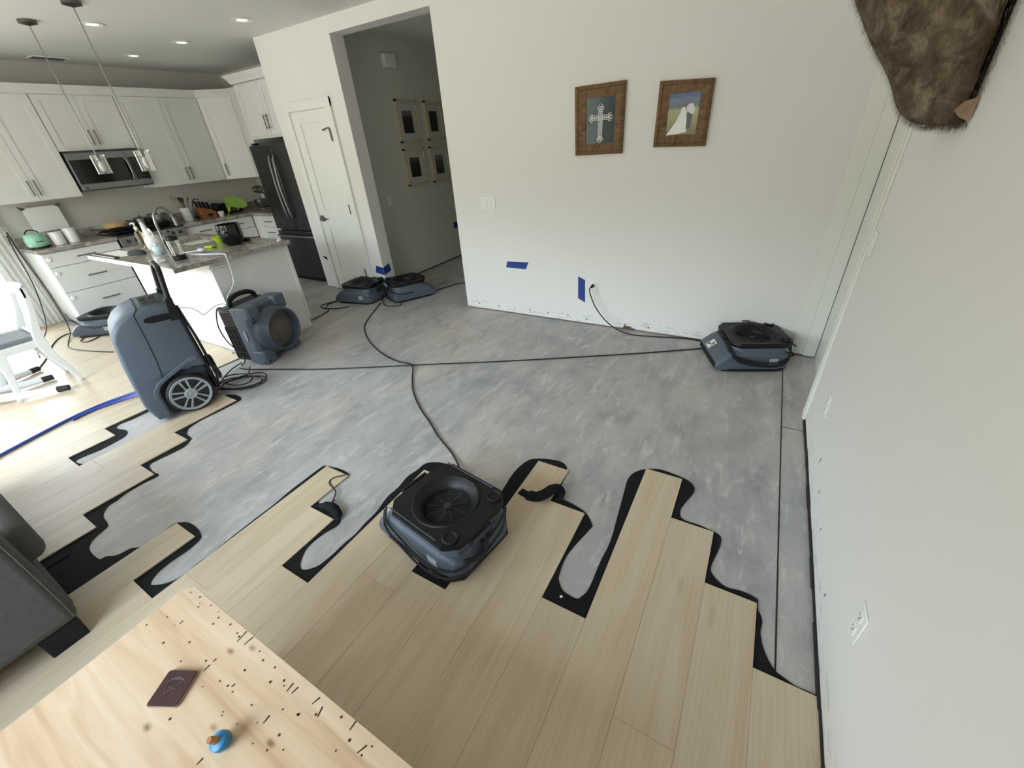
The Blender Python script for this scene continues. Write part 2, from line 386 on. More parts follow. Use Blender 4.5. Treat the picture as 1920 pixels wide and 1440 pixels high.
# left wall with the patio door opening, back wall with windows
m=M().box((-8.15,-5.8,0),(-8.03,-4.65,H)).box((-8.15,-4.65,2.15),(-8.03,-2.5,H)).box((-8.15,-2.5,0),(-8.03,1.0,H))
struct('wall_left',m,MT['kitw'])
m=M().box((-8.15,-5.34,0),(-6.3,-5.22,H)).box((-6.3,-5.34,0),(-3.5,-5.22,.3)).box((-6.3,-5.34,2.4),(-3.5,-5.22,H)).box((-3.5,-5.34,0),(-2.7,-5.22,H)).box((-2.7,-5.34,0),(-1.1,-5.22,.75)).box((-2.7,-5.34,2.25),(-1.1,-5.22,H)).box((-1.1,-5.34,0),(.12,-5.22,H))
struct('wall_back',m,MT['wall'])
def window(name,a,b,axis):
    r=sroot(name)
    (u0,z0),(u1,z1)=a,b
    mf=M();t=.05
    def bx(m,ua,ub,za,zb_,d=.03):
        if axis=='y': m.box((ua,-5.28-d/2,za),(ub,-5.28+d/2,zb_))
        else: m.box((-8.1-d/2,ua,za),(-8.1+d/2,ub,zb_))
    bx(mf,u0,u1,z0,z0+t,.06);bx(mf,u0,u1,z1-t,z1,.06);bx(mf,u0,u0+t,z0,z1,.06);bx(mf,u1-t,u1,z0,z1,.06);bx(mf,(u0+u1)/2-t/2,(u0+u1)/2+t/2,z0,z1,.06)
    mesh('window_frame',mf,MT['doorw'],r,smooth=0)
    mg=M();bx(mg,u0+t,u1-t,z0+t,z1-t,.006);mesh('glass_pane',mg,MT['pane'],r,smooth=0)
window('window_1',(-6.3,.3),(-3.5,2.4),'y'); window('window_2',(-2.7,.75),(-1.1,2.25),'y'); window('window_3',(-4.65,0.02),(-2.5,2.15),'x')
# kitchen end wall, hall
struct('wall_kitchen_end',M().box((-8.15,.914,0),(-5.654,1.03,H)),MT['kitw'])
struct('wall_pantry_side',M().box((-5.654,.17,0),(-5.55,.914,H)),MT['wall'])
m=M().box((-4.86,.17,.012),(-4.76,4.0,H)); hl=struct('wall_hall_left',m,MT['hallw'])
mesh('bottom_gap',M().box((-4.765,.17,0),(-4.755,4.0,.014)),MT['grout'],hl,smooth=0)
for y,z in ((.62,.06),(.9,.06),(1.2,.07)): mesh('screw_hole',M().disc((-4.758,y,z),.007,(1,0,0),8),MT['hole'],hl,smooth=0)
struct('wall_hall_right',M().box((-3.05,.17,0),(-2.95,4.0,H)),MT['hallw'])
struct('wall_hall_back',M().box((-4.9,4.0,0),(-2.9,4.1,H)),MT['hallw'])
struct('baseboard_hall',M().box((-4.756,1.98,0),(-4.742,4.0,.14)),MT['grout'],label='dark end of trim board low on the hall wall')
# ------------------------------------------------------------ the control joint sawn in the slab
m=M().box((-.128,-2.66,.0002),(-.122,-.34,.0012)).box((-.122,-1.086,.0002),(0,-1.082,.0012))
j=struct('trim_3',m,MT['grout'],label='thin dark saw cut in the concrete slab running beside the right wall')
# ------------------------------------------------------------ underlay
U1=[(-0.006,-2.630),(-0.035,-2.627),(-0.067,-2.628),(-0.101,-2.617),(-0.123,-2.609),(-0.145,-2.583),(-0.164,-2.543),(-0.172,-2.510),(-0.175,-2.484),(-0.171,-2.446),(-0.178,-2.417),(-0.187,-2.401),(-0.190,-2.359),(-0.208,-2.350),(-0.250,-2.346),(-0.302,-2.355),(-0.335,-2.341),(-0.360,-2.319),(-0.370,-2.294),(-0.365,-2.250),(-0.353,-2.190),(-0.347,-2.142),(-0.350,-2.109),(-0.368,-2.092),(-0.403,-2.085),(-0.449,-2.078),(-0.501,-2.079),(-0.531,-2.068),(-0.542,-2.026),(-0.533,-1.974),(-0.512,-1.907),(-0.503,-1.857),(-0.518,-1.820),(-0.554,-1.795),(-0.621,-1.781),(-0.694,-1.776),(-0.751,-1.798),(-0.787,-1.825),(-0.818,-1.867),(-0.832,-1.929),(-0.823,-2.028),(-0.807,-2.182),(-0.791,-2.353),(-0.797,-2.468),(-0.797,-2.611),(-0.812,-2.661),(-0.826,-2.679),(-0.864,-2.678),(-0.894,-2.669),(-0.924,-2.636),(-0.933,-2.610),(-0.941,-2.540),(-0.934,-2.469),(-0.897,-2.320),(-0.898,-2.300),(-0.927,-2.263),(-0.961,-2.239),(-1.026,-2.220),(-1.094,-2.212),(-1.121,-2.227),(-1.138,-2.125),(-1.146,-2.033),(-1.172,-1.974),(-1.220,-1.952),(-1.288,-1.962),(-1.362,-1.992),(-1.396,-2.028),(-1.416,-2.102),(-1.419,-2.183),(-1.411,-2.281),(-1.411,-2.384),(-1.460,-2.488),(-1.408,-2.742),(-1.406,-2.833),(-1.427,-2.867),(-1.463,-2.856),(-1.489,-2.814),(-1.543,-2.605),(-1.640,-2.454),(-1.752,-2.278),(-1.844,-2.261),(-1.933,-2.303),(-1.946,-2.375),(-1.961,-2.446),(-1.950,-2.529),(-1.954,-2.615),(-1.932,-2.711),(-1.929,-2.802),(-1.922,-2.867),(-1.928,-2.934),(-1.929,-3.007),(-1.939,-3.071),(-1.961,-3.102),(-1.989,-3.123),(-2.024,-3.110),(-2.049,-3.081),(-2.073,-3.040),(-2.077,-2.985),(-2.067,-2.926),(-2.049,-2.877),(-2.060,-2.844),(-2.114,-2.816),(-2.207,-2.813),(-2.264,-2.816),(-2.295,-2.784),(-2.295,-2.707),(-2.288,-2.631),(-2.285,-2.591),(-2.322,-2.574),(-2.399,-2.575),(-2.482,-2.591),(-2.502,-2.603),(-2.505,-2.655),(-2.504,-2.734),(-2.504,-2.819),(-2.493,-2.928),(-2.492,-3.038),(-2.488,-3.182),(-2.483,-3.263),(-2.482,-3.296),(-2.485,-3.325),(-2.483,-3.376),(-2.486,-3.423),(-2.506,-3.460),(-2.542,-3.490),(-2.569,-3.500),(-2.588,-3.487),(-2.609,-3.453),(-2.616,-3.412),(-2.616,-3.364),(-2.613,-3.314),(-2.624,-3.261),(-2.644,-3.241),(-2.694,-3.226),(-2.761,-3.221),(-2.816,-3.228),(-2.847,-3.245),(-2.868,-3.267),(-2.861,-3.336),(-2.862,-3.419),(-2.898,-3.449),(-2.908,-3.484),(-2.920,-3.507),(-2.960,-3.534),(-2.965,-3.553),(-3.005,-3.559),(-3.058,-3.559),(-3.110,-3.552),(-3.148,-3.530),(-3.171,-3.496),(-3.187,-3.456),(-3.204,-3.440),(-3.235,-3.434),(-3.299,-3.427),(-3.343,-3.410),(-3.381,-3.374),(-3.385,-3.335),(-3.404,-3.286),(-3.409,-3.202),(-3.396,-3.116),(-3.464,-3.115),(-3.547,-3.103),(-3.574,-3.083),(-3.575,-3.043),(-3.561,-2.957),(-3.560,-2.889),(-3.595,-2.838),(-3.622,-2.818),(-3.691,-2.810),(-3.732,-2.794),(-3.772,-2.753),(-3.790,-2.667),(-3.788,-2.571),(-3.782,-2.448),(-3.788,-2.372),(-3.825,-2.346),(-3.892,-2.339),(-3.957,-2.359),(-3.982,-2.389),(-3.976,-2.561),(-3.984,-2.749),(-4.007,-2.846),(-4.004,-3.046),(-4.003,-3.199),(-4.000,-3.278),(-4.037,-3.301),(-4.086,-3.307),(-4.113,-3.296),(-4.110,-3.243),(-4.094,-3.175),(-4.101,-3.097),(-4.117,-3.026),(-4.164,-2.991),(-4.217,-2.989),(-4.282,-3.006),(-4.334,-2.994),(-4.345,-2.956),(-4.331,-2.903),(-4.332,-2.829),(-4.329,-2.592)]
U=[(p.x,p.y) for p in spl([(a,b,0) for a,b in U1],3)]
poly=[(-.002,U[0][1])]+U+[(-4.50,-2.3),(-4.50,-5.19),(-.002,-5.19)]
m=M(); tr=tessellate_polygon([[Vector((a,b,0)) for a,b in poly]])
zt=.0035
m.add([(a,b,zt) for a,b in poly],[tuple(t) for t in tr]); n=len(poly)
m.add([(a,b,zt) for a,b in poly]+[(a,b,.0003) for a,b in poly],[(i,(i+1)%n,n+(i+1)%n,n+i) for i in range(n)])
# soft ridges in the exposed sheet by the sofa
ul=mesh('foam_underlay',m,MT['foam'],smooth=0)
tag(ul,'thin black foam underlay showing in a wavy cut edge around the wood planks','underlay')
m=M()
for (a,b,r) in (((-3.19,-4.4,.0045),(-3.15,-3.62,.0045),.006),((-3.10,-4.4,.0045),(-3.08,-3.72,.0045),.005),((-2.93,-4.4,.0045),(-2.88,-3.70,.0045),.006)): m.tube(spl([a,((a[0]+b[0])/2+.015,(a[1]+b[1])/2,.0045),b],5),r,8,flat=.35)
mesh('underlay_crease',m,MT['foam'],ul)
mesh('staple',M().disc((-.885,-2.7,.0042),.006),MT['plate'],ul,smooth=0)['label']='tiny white fleck on the underlay'
# ------------------------------------------------------------ planks
ends={0:-2.635,1:-2.378,2:-2.096,3:-1.808,4:-2.742,5:-2.254,6:-2.006,7:-2.899,8:-2.30,9:-2.36,10:-3.156,11:-2.856,12:-2.594,13:-3.529,14:-3.258,15:-4.05,16:-4.05,17:-3.477,18:-3.124,19:-2.841,20:-2.39,21:-3.316,22:-3.052}
m=M(); ZP=.0105; rnd=random.Random(3)
def plank(x0,x1,y0,y1):
    g=.0003; r=.02+.98*rnd.random()
    x0+=g;x1-=g;y0+=g;y1-=g; c=.0006; z0=.004
    vs=[(x0,y0,z0),(x1,y0,z0),(x1,y1,z0),(x0,y1,z0),(x0,y0,ZP-c),(x1,y0,ZP-c),(x1,y1,ZP-c),(x0,y1,ZP-c),(x0+c,y0+c,ZP),(x1-c,y0+c,ZP),(x1-c,y1-c,ZP),(x0+c,y1-c,ZP)]
    fs=[(0,3,2,1),(0,1,5,4),(1,2,6,5),(2,3,7,6),(3,0,4,7),(4,5,9,8),(5,6,10,9),(6,7,11,10),(7,4,8,11),(8,9,10,11)]
    m.add(vs,fs,r)
L_=1.52
seams={10:-3.45,12:-3.05,11:-4.1,9:-3.55,8:-3.0}
for k in range(0,43):
    xr=W0-PW*(k-1) if k>0 else -.006
    xl=W0-PW*k
    if k in ends: ye=ends[k]
    elif k<26: ye=-1.86-.0*k
    else: ye=-.6 if xl>-7.36 else -2.2
    if 23<=k<=25: ye={23:-2.2,24:-1.9,25:-1.87}[k]
    if 25<k: ye={26:-1.86,27:-1.86,28:-1.86}.get(k,-1.84 if xl>-6.2 else (-.75 if xl>-7.3 else -2.25))
    if xl<-8.03: xl=-8.03
    y=ye
    first=True
    while y>-5.20:
        ln=L_ if not first else (L_*(.45+.55*rnd.random()) if k not in(4,5,6,3) else 1.5)
        y0=max(y-ln,-5.20); plank(xl,xr,y0,y); y=y0; first=False
pf=mesh('plank_flooring',m,MT['plank'],smooth=0)
tag(pf,'light oak vinyl plank flooring with a staircase edge where boards were pulled up','flooring')
# peeled underlay pieces
def flap(pts,w,label):
    P=spl(pts,6); m=M(); n=len(P); vs=[]
    for i,p in enumerate(P):
        t=(P[min(i+1,n-1)]-P[max(i-1,0)]); s_=Vector((-t.y,t.x,0)); s_=s_.normalized() if s_.length>1e-4 else Vector((0,1,0))
        ww=w[min(int(i/n*len(w)),len(w)-1)]
        vs+= [p+s_*ww, p-s_*ww]
    m.add(vs,[(2*i,2*i+1,2*i+3,2*i+2) for i in range(n-1)])
    o=mesh('underlay_flap',m,MT['foam'],smooth=60); md=o.modifiers.new('th','SOLIDIFY'); md.thickness=.003
    return tag(o,label,'underlay')
flap([(-1.315,-2.265,.015),(-1.27,-2.272,.0145),(-1.22,-2.265,.016),(-1.18,-2.245,.032),(-1.15,-2.215,.052),(-1.125,-2.20,.056),(-1.11,-2.205,.04),(-1.112,-2.22,.018),(-1.125,-2.235,.006)],[.022,.034,.036,.034,.032,.03,.028,.026],'black underlay strip curled over onto the plank beside the near air mover')
flap([(-2.26,-2.83,.006),(-2.225,-2.825,.022),(-2.17,-2.815,.032),(-2.12,-2.82,.03),(-2.085,-2.835,.018),(-2.08,-2.855,.005)],[.012,.022,.026,.024,.018],'grey-black underlay tab curled up at a plank step left of the near air mover')
o=mesh('torn_strip',M().tube(spl([(-2.20,-2.76,.0125),(-2.27,-2.68,.0125),(-2.36,-2.62,.0125),(-2.34,-2.55,.0125),(-2.40,-2.63,.0125)][:1]+[(-2.19,-2.79,.0125),(-2.24,-2.72,.013),(-2.33,-2.69,.0135),(-2.345,-2.65,.0125),(-2.30,-2.60,.013),(-2.29,-2.585,.012)],5),.0045,6,flat=.5),MT['hole'])
tag(o,'thin torn strip of tape lying on the plank end left of the near air mover','strip')
m=M().add([(-1.41,-2.80,.006),(-1.36,-2.79,.006),(-1.365,-2.83,.006),(-1.385,-2.86,.006),(-1.40,-2.84,.006)],[(0,1,2,3,4)])
# ------------------------------------------------------------ pantry door
d1=sroot('door_1')
x0,x1,z0,z1=-5.380,-4.785,.012,2.037
def shaker(m,x0,x1,z0,z1,y,th,rails,st,rec=.008,panels=None):
    # frame boxes at y (front, facing -Y) with recessed panels
    m.box((x0,y+rec,z0),(x1,y+th,z1))
    m.box((x0,y,z0),(x0+st,y+rec,z1)); m.box((x1-st,y,z0),(x1,y+rec,z1))
    for a,b in rails: m.box((x0+st,y,a),(x1-st,y+rec,b))
m=M(); shaker(m,x0,x1,z0,z1,-.014,.016,[(.012,.245),(.81,1.01),(1.925,2.037)],.125,.009)
mesh('door_slab',m,MT['doorw'],d1,bev=.003,smooth=0)
m=M().box((x0-.09,-.024,.012),(x0-.008,0,2.13)).box((x1+.008,-.024,.012),(x1+.1,0,2.13)).box((x0-.09,-.026,2.045),(x1+.1,0,2.135))
mesh('door_casing',m,MT['doorw'],d1,bev=.003,smooth=0)
m=M().box((-5.358,-.03,.885),(-5.298,-.014,.955)).box((-5.335,-.05,.912),(-5.315,-.03,.93)).box((-5.335,-.062,.908),(-5.225,-.046,.932))
mesh('door_lever',m,MT['nick'],d1,bev=.004)
for z in (1.03,.27,1.80): mesh('hinge',M().cyl((-4.781,-.026,z-.055),(-4.781,-.026,z+.055),.007,n=10),MT['nick'],d1)
m=M().tube([(-4.86,-.03,1.85),(-4.80,-.04,1.86),(-4.775,-.03,1.85)],.006,8).tube([(-4.775,-.035,1.86),(-4.77,-.035,1.73)],.007,8).tube([(-4.85,-.03,1.85),(-4.87,-.05,1.84)],.008,8)
mesh('door_latch',m,MT['nick'],d1)
mesh('door_gap_fill',M().box((x0-.008,-.0145,.01),(x0,-.001,2.045)).box((x1,-.0145,.01),(x1+.008,-.001,2.045)).box((x0,-.0145,2.037),(x1,-.001,2.045)),MT['gap'],d1,smooth=0)  # pale fill in the door gap, its grey stands in for soft crevice shade
# ------------------------------------------------------------ wall plates, tape
def toggle(loc,rot,label,gang=1):
    t=thing('light_switch',label,'light switch',loc,rot); w=.037*gang+(.01 if gang>1 else 0)
    mesh('cover_plate',M().box((-w,-.006,-.058),(w,0,.058)),MT['plate'],t,bev=.004)
    for g in range(gang):
        cx=(g-(gang-1)/2)*.046; mesh('rocker',M().box((cx-.016,-.010,-.032),(cx+.016,-.005,.032)),MT['plate'],t,bev=.003)
    return t
def outlet(loc,rot,label):
    t=thing('wall_outlet',label,'outlet',loc,rot)
    mesh('cover_plate',M().box((-.037,-.006,-.058),(.037,0,.058)),MT['plate'],t,bev=.004)
    for z in (-.027,.027):
        s_=mesh('socket',M().box((-.016,-.009,z-.018),(.016,-.005,z+.018)),MT['plate'],t,bev=.005)
        mesh('slot',M().box((-.008,-.0095,z-.002),(-.006,-.0085,z+.008)).box((.006,-.0095,z-.002),(.008,-.0085,z+.008)).disc((0,-.0095,z-.009),.003,(0,-1,0),8),MT['slot'],s_,smooth=0)
    return t
toggle((-2.832,0,1.106),0,'white double light switch on the far wall right of the hall opening',2)
toggle((0,-1.015,1.082),R(-90),'white light switch on the right wall beside the recessed door')
outlet((-1.74,0,.377),0,'white wall outlet on the far wall with a black plug in it')
outlet((0,-1.35,.36),R(-90),'white wall outlet low on the right wall near the recessed door')
outlet((0,-2.59,.376),R(-90),'white wall outlet on the right wall nearest the camera')
outlet((-4.76,.62,1.03),R(90),'white wall outlet on the shadowed hall wall below the sensor')
def tape(pts,label,nrm=(0,-1,0)):
    n=len(pts); N=Vector(nrm)*.0012; o=mesh('painters_tape',M().add([Vector(p)+N for p in pts]+[Vector(p)+N*.1 for p in pts],[tuple(range(n)),tuple(reversed(range(n,2*n)))]+[(i,(i+1)%n,n+(i+1)%n,n+i) for i in range(n)]),MT['blue'],smooth=0)
    return tag(o,label,'tape')
tape([(-2.664,0,.557),(-2.419,0,.564),(-2.453,0,.492),(-2.682,0,.496)],'horizontal strip of blue tape on the far wall left of the outlet')
tape([(-1.894,0,.470),(-1.824,0,.440),(-1.819,0,.220),(-1.891,0,.255)],'vertical strip of blue tape on the far wall beside the plugged outlet')
tape([(-5.594,0,.435),(-5.515,0,.425),(-5.488,0,.366),(-5.225,0,.37)],'small blue tape piece on the wall edge between fridge and pantry door')
tape([(-4.757,1.89,.54),(-4.757,2.0,.54),(-4.757,2.0,.44),(-4.757,1.89,.45)],'piece of blue tape deep in the dark hall',(1,0,0))
m=M().add([(-4.59,-.0015,.375),(-4.475,-.0015,.355),(-4.475,-.0015,.262),(-4.62,-.0015,.285),(-4.4735,.0,.355),(-4.4735,.11,.385),(-4.4735,.125,.29),(-4.4735,0,.262)],[(0,1,2,3),(4,5,6,7)])
tag(mesh('painters_tape',m,MT['blue'],smooth=0,recalc=False),'blue tape folded around the left corner of the hall opening above the air movers','tape')
m=M().box((-4.76,.95,2.44),(-4.70,1.13,2.575))
tag(mesh('door_chime',m,MT['plate'],bev=.006),'white plastic box high on the shadowed hall wall','chime')
# ------------------------------------------------------------ pictures
def rustic_frame(name,label,x0,x1,z0,z1,ix0,ix1,iz0,iz1,sk):
    cx=(x0+x1)/2;cz=(z0+z1)/2; t=thing(name,label,'picture',(cx,0,cz))
    o=[(x0-cx+sk[0],z0-cz+sk[1]),(x1-cx+sk[2],z0-cz+sk[3]),(x1-cx+sk[4],z1-cz+sk[5]),(x0-cx+sk[6],z1-cz+sk[7])]
    i=[(ix0-cx,iz0-cz),(ix1-cx,iz0-cz),(ix1-cx,iz1-cz),(ix0-cx,iz1-cz)]
    for k in range(4):
        l=(k+1)%4; m=M(); mid=lambda a,b,f:(a[0]*(1-f)+b[0]*f,a[1]*(1-f)+b[1]*f)
        prof=[(0,0),(0,-.022),(.18,-.034),(.30,-.036),(.36,-.028),(1,-.018),(1,0)]
        ra=[(*mid(o[k],i[k],f),y) for f,y in prof]; rb=[(*mid(o[l],i[l],f),y) for f,y in prof]
        m.loft([[(a,y,b) for a,b,y in ra],[(a,y,b) for a,b,y in rb]])
        mesh('frame_rail' ,m,MT['rustic' if k%2 else 'rustich'],t,smooth=30)
    return t,i
t,i=rustic_frame('framed_cross','rough brown wood frame holding a white beaded cross on dark glass',-1.932,-1.542,1.470,1.926,-1.843,-1.614,1.548,1.848,(.006,0,0,0,.0,.006,-.004,.002))
def quad(i,y,e=0): return M().add([(i[0][0]-e,y,i[0][1]-e),(i[1][0]+e,y,i[1][1]-e),(i[2][0]+e,y,i[2][1]+e),(i[3][0]-e,y,i[3][1]+e)],[(0,1,2,3)])
gm=plain('dark_mirror_glass',srgb(62,74,80),.12,spec=.3,var=.25,scale=9)
mesh('mirror_glass',quad(i,-.012,.004),gm,t,smooth=0)
m=M(); cx0,cz0=.012,-.01
def ring(x,z,r=.010): m.tube([(cx0+x+r*math.cos(a*PI/5),-.018,cz0+z+r*math.sin(a*PI/5)) for a in range(10)],.0022,6,closed=True)
for k in range(-9,8):
    z=k*.0125+.0; ring(-.008,z,.0085); ring(.008,z,.0085)
for k in range(-5,6):
    x=k*.0135; ring(x,.036,.0085); ring(x,.022,.0085)
for (x,z) in ((0,.105),(-.013,.092),(.013,.092),(0,-.125),(-.013,-.112),(.013,-.112),(-.083,.029),(-.072,.043),(-.072,.015),(.083,.029),(.072,.043),(.072,.015)): ring(x,z,.012)
mesh('beaded_cross',m,MT['plate'],t)
t,i=rustic_frame('framed_wedding_photo','rough brown wood frame holding a photo of a bride and groom on grass',-1.302,-.948,1.488,1.888,-1.229,-1.024,1.567,1.816,(-.006,.012,.0,0,0,-.008,.0,.010))
def wphoto():
    t=NT('meadow_photo'); tc=t.n('ShaderNodeTexCoord'); sp=t.n('ShaderNodeSeparateXYZ'); t.l(tc.outputs['Object'],sp.inputs[0]); n_=t.noise(t.coord(),60,5,.7)
    h=t.math('ADD',sp.outputs['Z'],t.math('MULTIPLY',t.math('SUBTRACT',n_,.5),.07))
    mr=t.n('ShaderNodeMapRange'); mr.inputs[1].default_value=-.125; mr.inputs[2].default_value=.125; t.l(h,mr.inputs[0])
    base=t.ramp(mr.outputs[0],[(.1,srgb(96,92,52)),(.4,srgb(136,140,84)),(.62,srgb(150,152,104)),(.70,srgb(66,84,92)),(.85,srgb(84,108,142)),(.95,srgb(50,76,130))])
    t.set(base_color=base,rough=.25); return t.m
ph=mesh('photo_print',quad(i,-.014,.003),wphoto(),t,smooth=0)
def flat(pts,mat,y,name='printed_figure'): 
    mesh(name,M().add([(a,y,b) for a,b in pts],[tuple(range(len(pts)))]),mat,ph,smooth=0)
flat([(-.1,-.118),(-.03,-.115),(.035,-.105),(.03,-.04),(.018,.02),(.012,.045),(-.008,.045),(-.02,.01),(-.045,-.045)],plain('dress_print',srgb(226,228,226),.3,var=.1,scale=60),-.0146)
flat([(.03,-.085),(.058,-.085),(.066,0),(.062,.02),(.028,.02)],plain('trouser_print',srgb(58,66,66),.3),-.0148)
flat([(.024,.02),(.07,-.005),(.078,.03),(.062,.062),(.036,.064),(.022,.05)],plain('shirt_print',srgb(206,212,220),.3),-.0150)
flat([(.036+.0105*math.cos(a*PI/6)+.008,.078+.013*math.sin(a*PI/6)) for a in range(12)],plain('face_print',srgb(128,92,76),.3),-.0151)
flat([(.0+.010*math.cos(a*PI/6)+.004,.058+.013*math.sin(a*PI/6)) for a in range(12)],plain('hair_print',srgb(112,84,66),.3),-.0152)
flat([(.012,.018),(.03,.012),(.036,.03),(.02,.036)],plain('bouquet_print',srgb(206,196,186),.3),-.0153)
hp=[(1.022,1.415,1.665,2.135,'pale wood frame with a dark red figure photo, upper left of four in the hall',photo('hall_photo_a',srgb(130,128,130),srgb(70,34,36),srgb(30,22,26))),
(1.575,1.92,1.675,2.13,'pale wood frame with a dark landscape strip, upper right of four in the hall',photo('hall_photo_b',srgb(40,46,50),srgb(30,36,38),srgb(28,32,34))),
(1.02,1.42,1.16,1.60,'pale wood frame with a brown figure photo, lower left of four in the hall',photo('hall_photo_c',srgb(120,86,80),srgb(52,42,42),srgb(36,28,28))),
(1.56,1.94,1.15,1.60,'pale wood frame with glossy glass, lower right of four in the hall',photo('hall_photo_d',srgb(140,140,148),srgb(90,88,98),srgb(60,56,62)))]
for a,b,c,e,lab,ph_ in hp:
    t=thing('picture_frame',lab,'picture',(-4.76,(a+b)/2,(c+e)/2),R(90),'framed photos on the hall wall')
    w,h=(b-a)/2,(e-c)/2; fw=.022
    # local x along world y, local -y faces +X
    for q in ((-w,-h,w,-h+fw),(-w,h-fw,w,h),(-w,-h,-w+fw,h),(w-fw,-h,w,h)): mesh('frame_rail',M().box((q[0],-.032,q[1]),(q[2],0,q[3])),MT['birch'],t,smooth=0)
    mesh('mat_board',M().box((-w+fw,-.008,-h+fw),(w-fw,-.004,h-fw)),MT['paper'],t,smooth=0)
    mesh('photo_print',M().box((-w*.48,-.0095,-h*.55),(w*.48,-.008,h*.5)),ph_,t,smooth=0)
    mesh('cover_glass',M().box((-w+fw,-.016,-h+fw),(w-fw,-.014,h-fw)),MT['pane'],t,smooth=0)
# ------------------------------------------------------------ ceiling fixtures
def downlight(x,y,lab):
    t=thing('recessed_light',lab,'ceiling light',(x,y,H),0,'recessed lights in the kitchen ceiling')
    mesh('trim_ring',M().lathe([(.088,-.001),(.09,-.006),(.065,-.009),(.052,-.004),(.046,0)],n=28),MT['plate'],t)
    mesh('lens',M().lathe([(.0001,-.003),(.046,-.003)],n=28),MT['lamp'],t)
for x,y,l in ((-5.957,-1.299,'recessed ceiling light just right of the left pendant canopy'),(-5.062,-.467,'recessed ceiling light nearest the wall edge over the pantry'),(-6.235,-.44,'recessed ceiling light between the other kitchen ones'),(-7.173,-.517,'recessed ceiling light farthest back toward the wall cabinets')): downlight(x,y,l)
t=thing('ceiling_vent','white air register in the ceiling above the microwave','vent',(-7.72,-1.12,H))
m=M().box((-.08,-.16,-.008),(.08,.16,0)); mesh('vent_frame',m,MT['plate'],t,bev=.003)
for k in range(7): mesh('louver',M().box((-.06+k*.018,-.14,-.012),(-.055+k*.018,.14,-.008)),MT['slot'],t,smooth=0)
def pendant(x,y,lab):
    t=thing('pendant_light',lab,'pendant light',(x,y,1.60),0,'pendants over the island')
    dz=H-1.60
    mesh('canopy',M().lathe([(.0001,dz),(.062,dz),(.062,dz-.022),(.02,dz-.034),(.0001,dz-.04)],n=28),MT['nick'],t)
    mesh('rod',M().cyl((0,0,.16),(0,0,dz-.03),.0045,n=10),MT['steel'],t)
    mesh('lamp_socket',M().lathe([(.0001,.175),(.012,.17),(.018,.15),(.018,.115),(.0001,.11)],n=20),MT['steel'],t)
    mesh('bulb',M().lathe([(.0001,.115),(.012,.11),(.022,.075),(.02,.045),(.008,.02),(.0001,.018)],n=20),MT['glaze'],t)
    mesh('glass_shade',M().lathe([(.03,.158),(.056,.158),(.056,0),(.051,0),(.051,.150),(.03,.150)],n=28),MT['glass'],t)
pendant(-6.11,-1.685,'glass pendant light over the island, its whole ceiling canopy visible')
pendant(-5.335,-1.63,'glass pendant light over the island, the one nearer the tall wall')
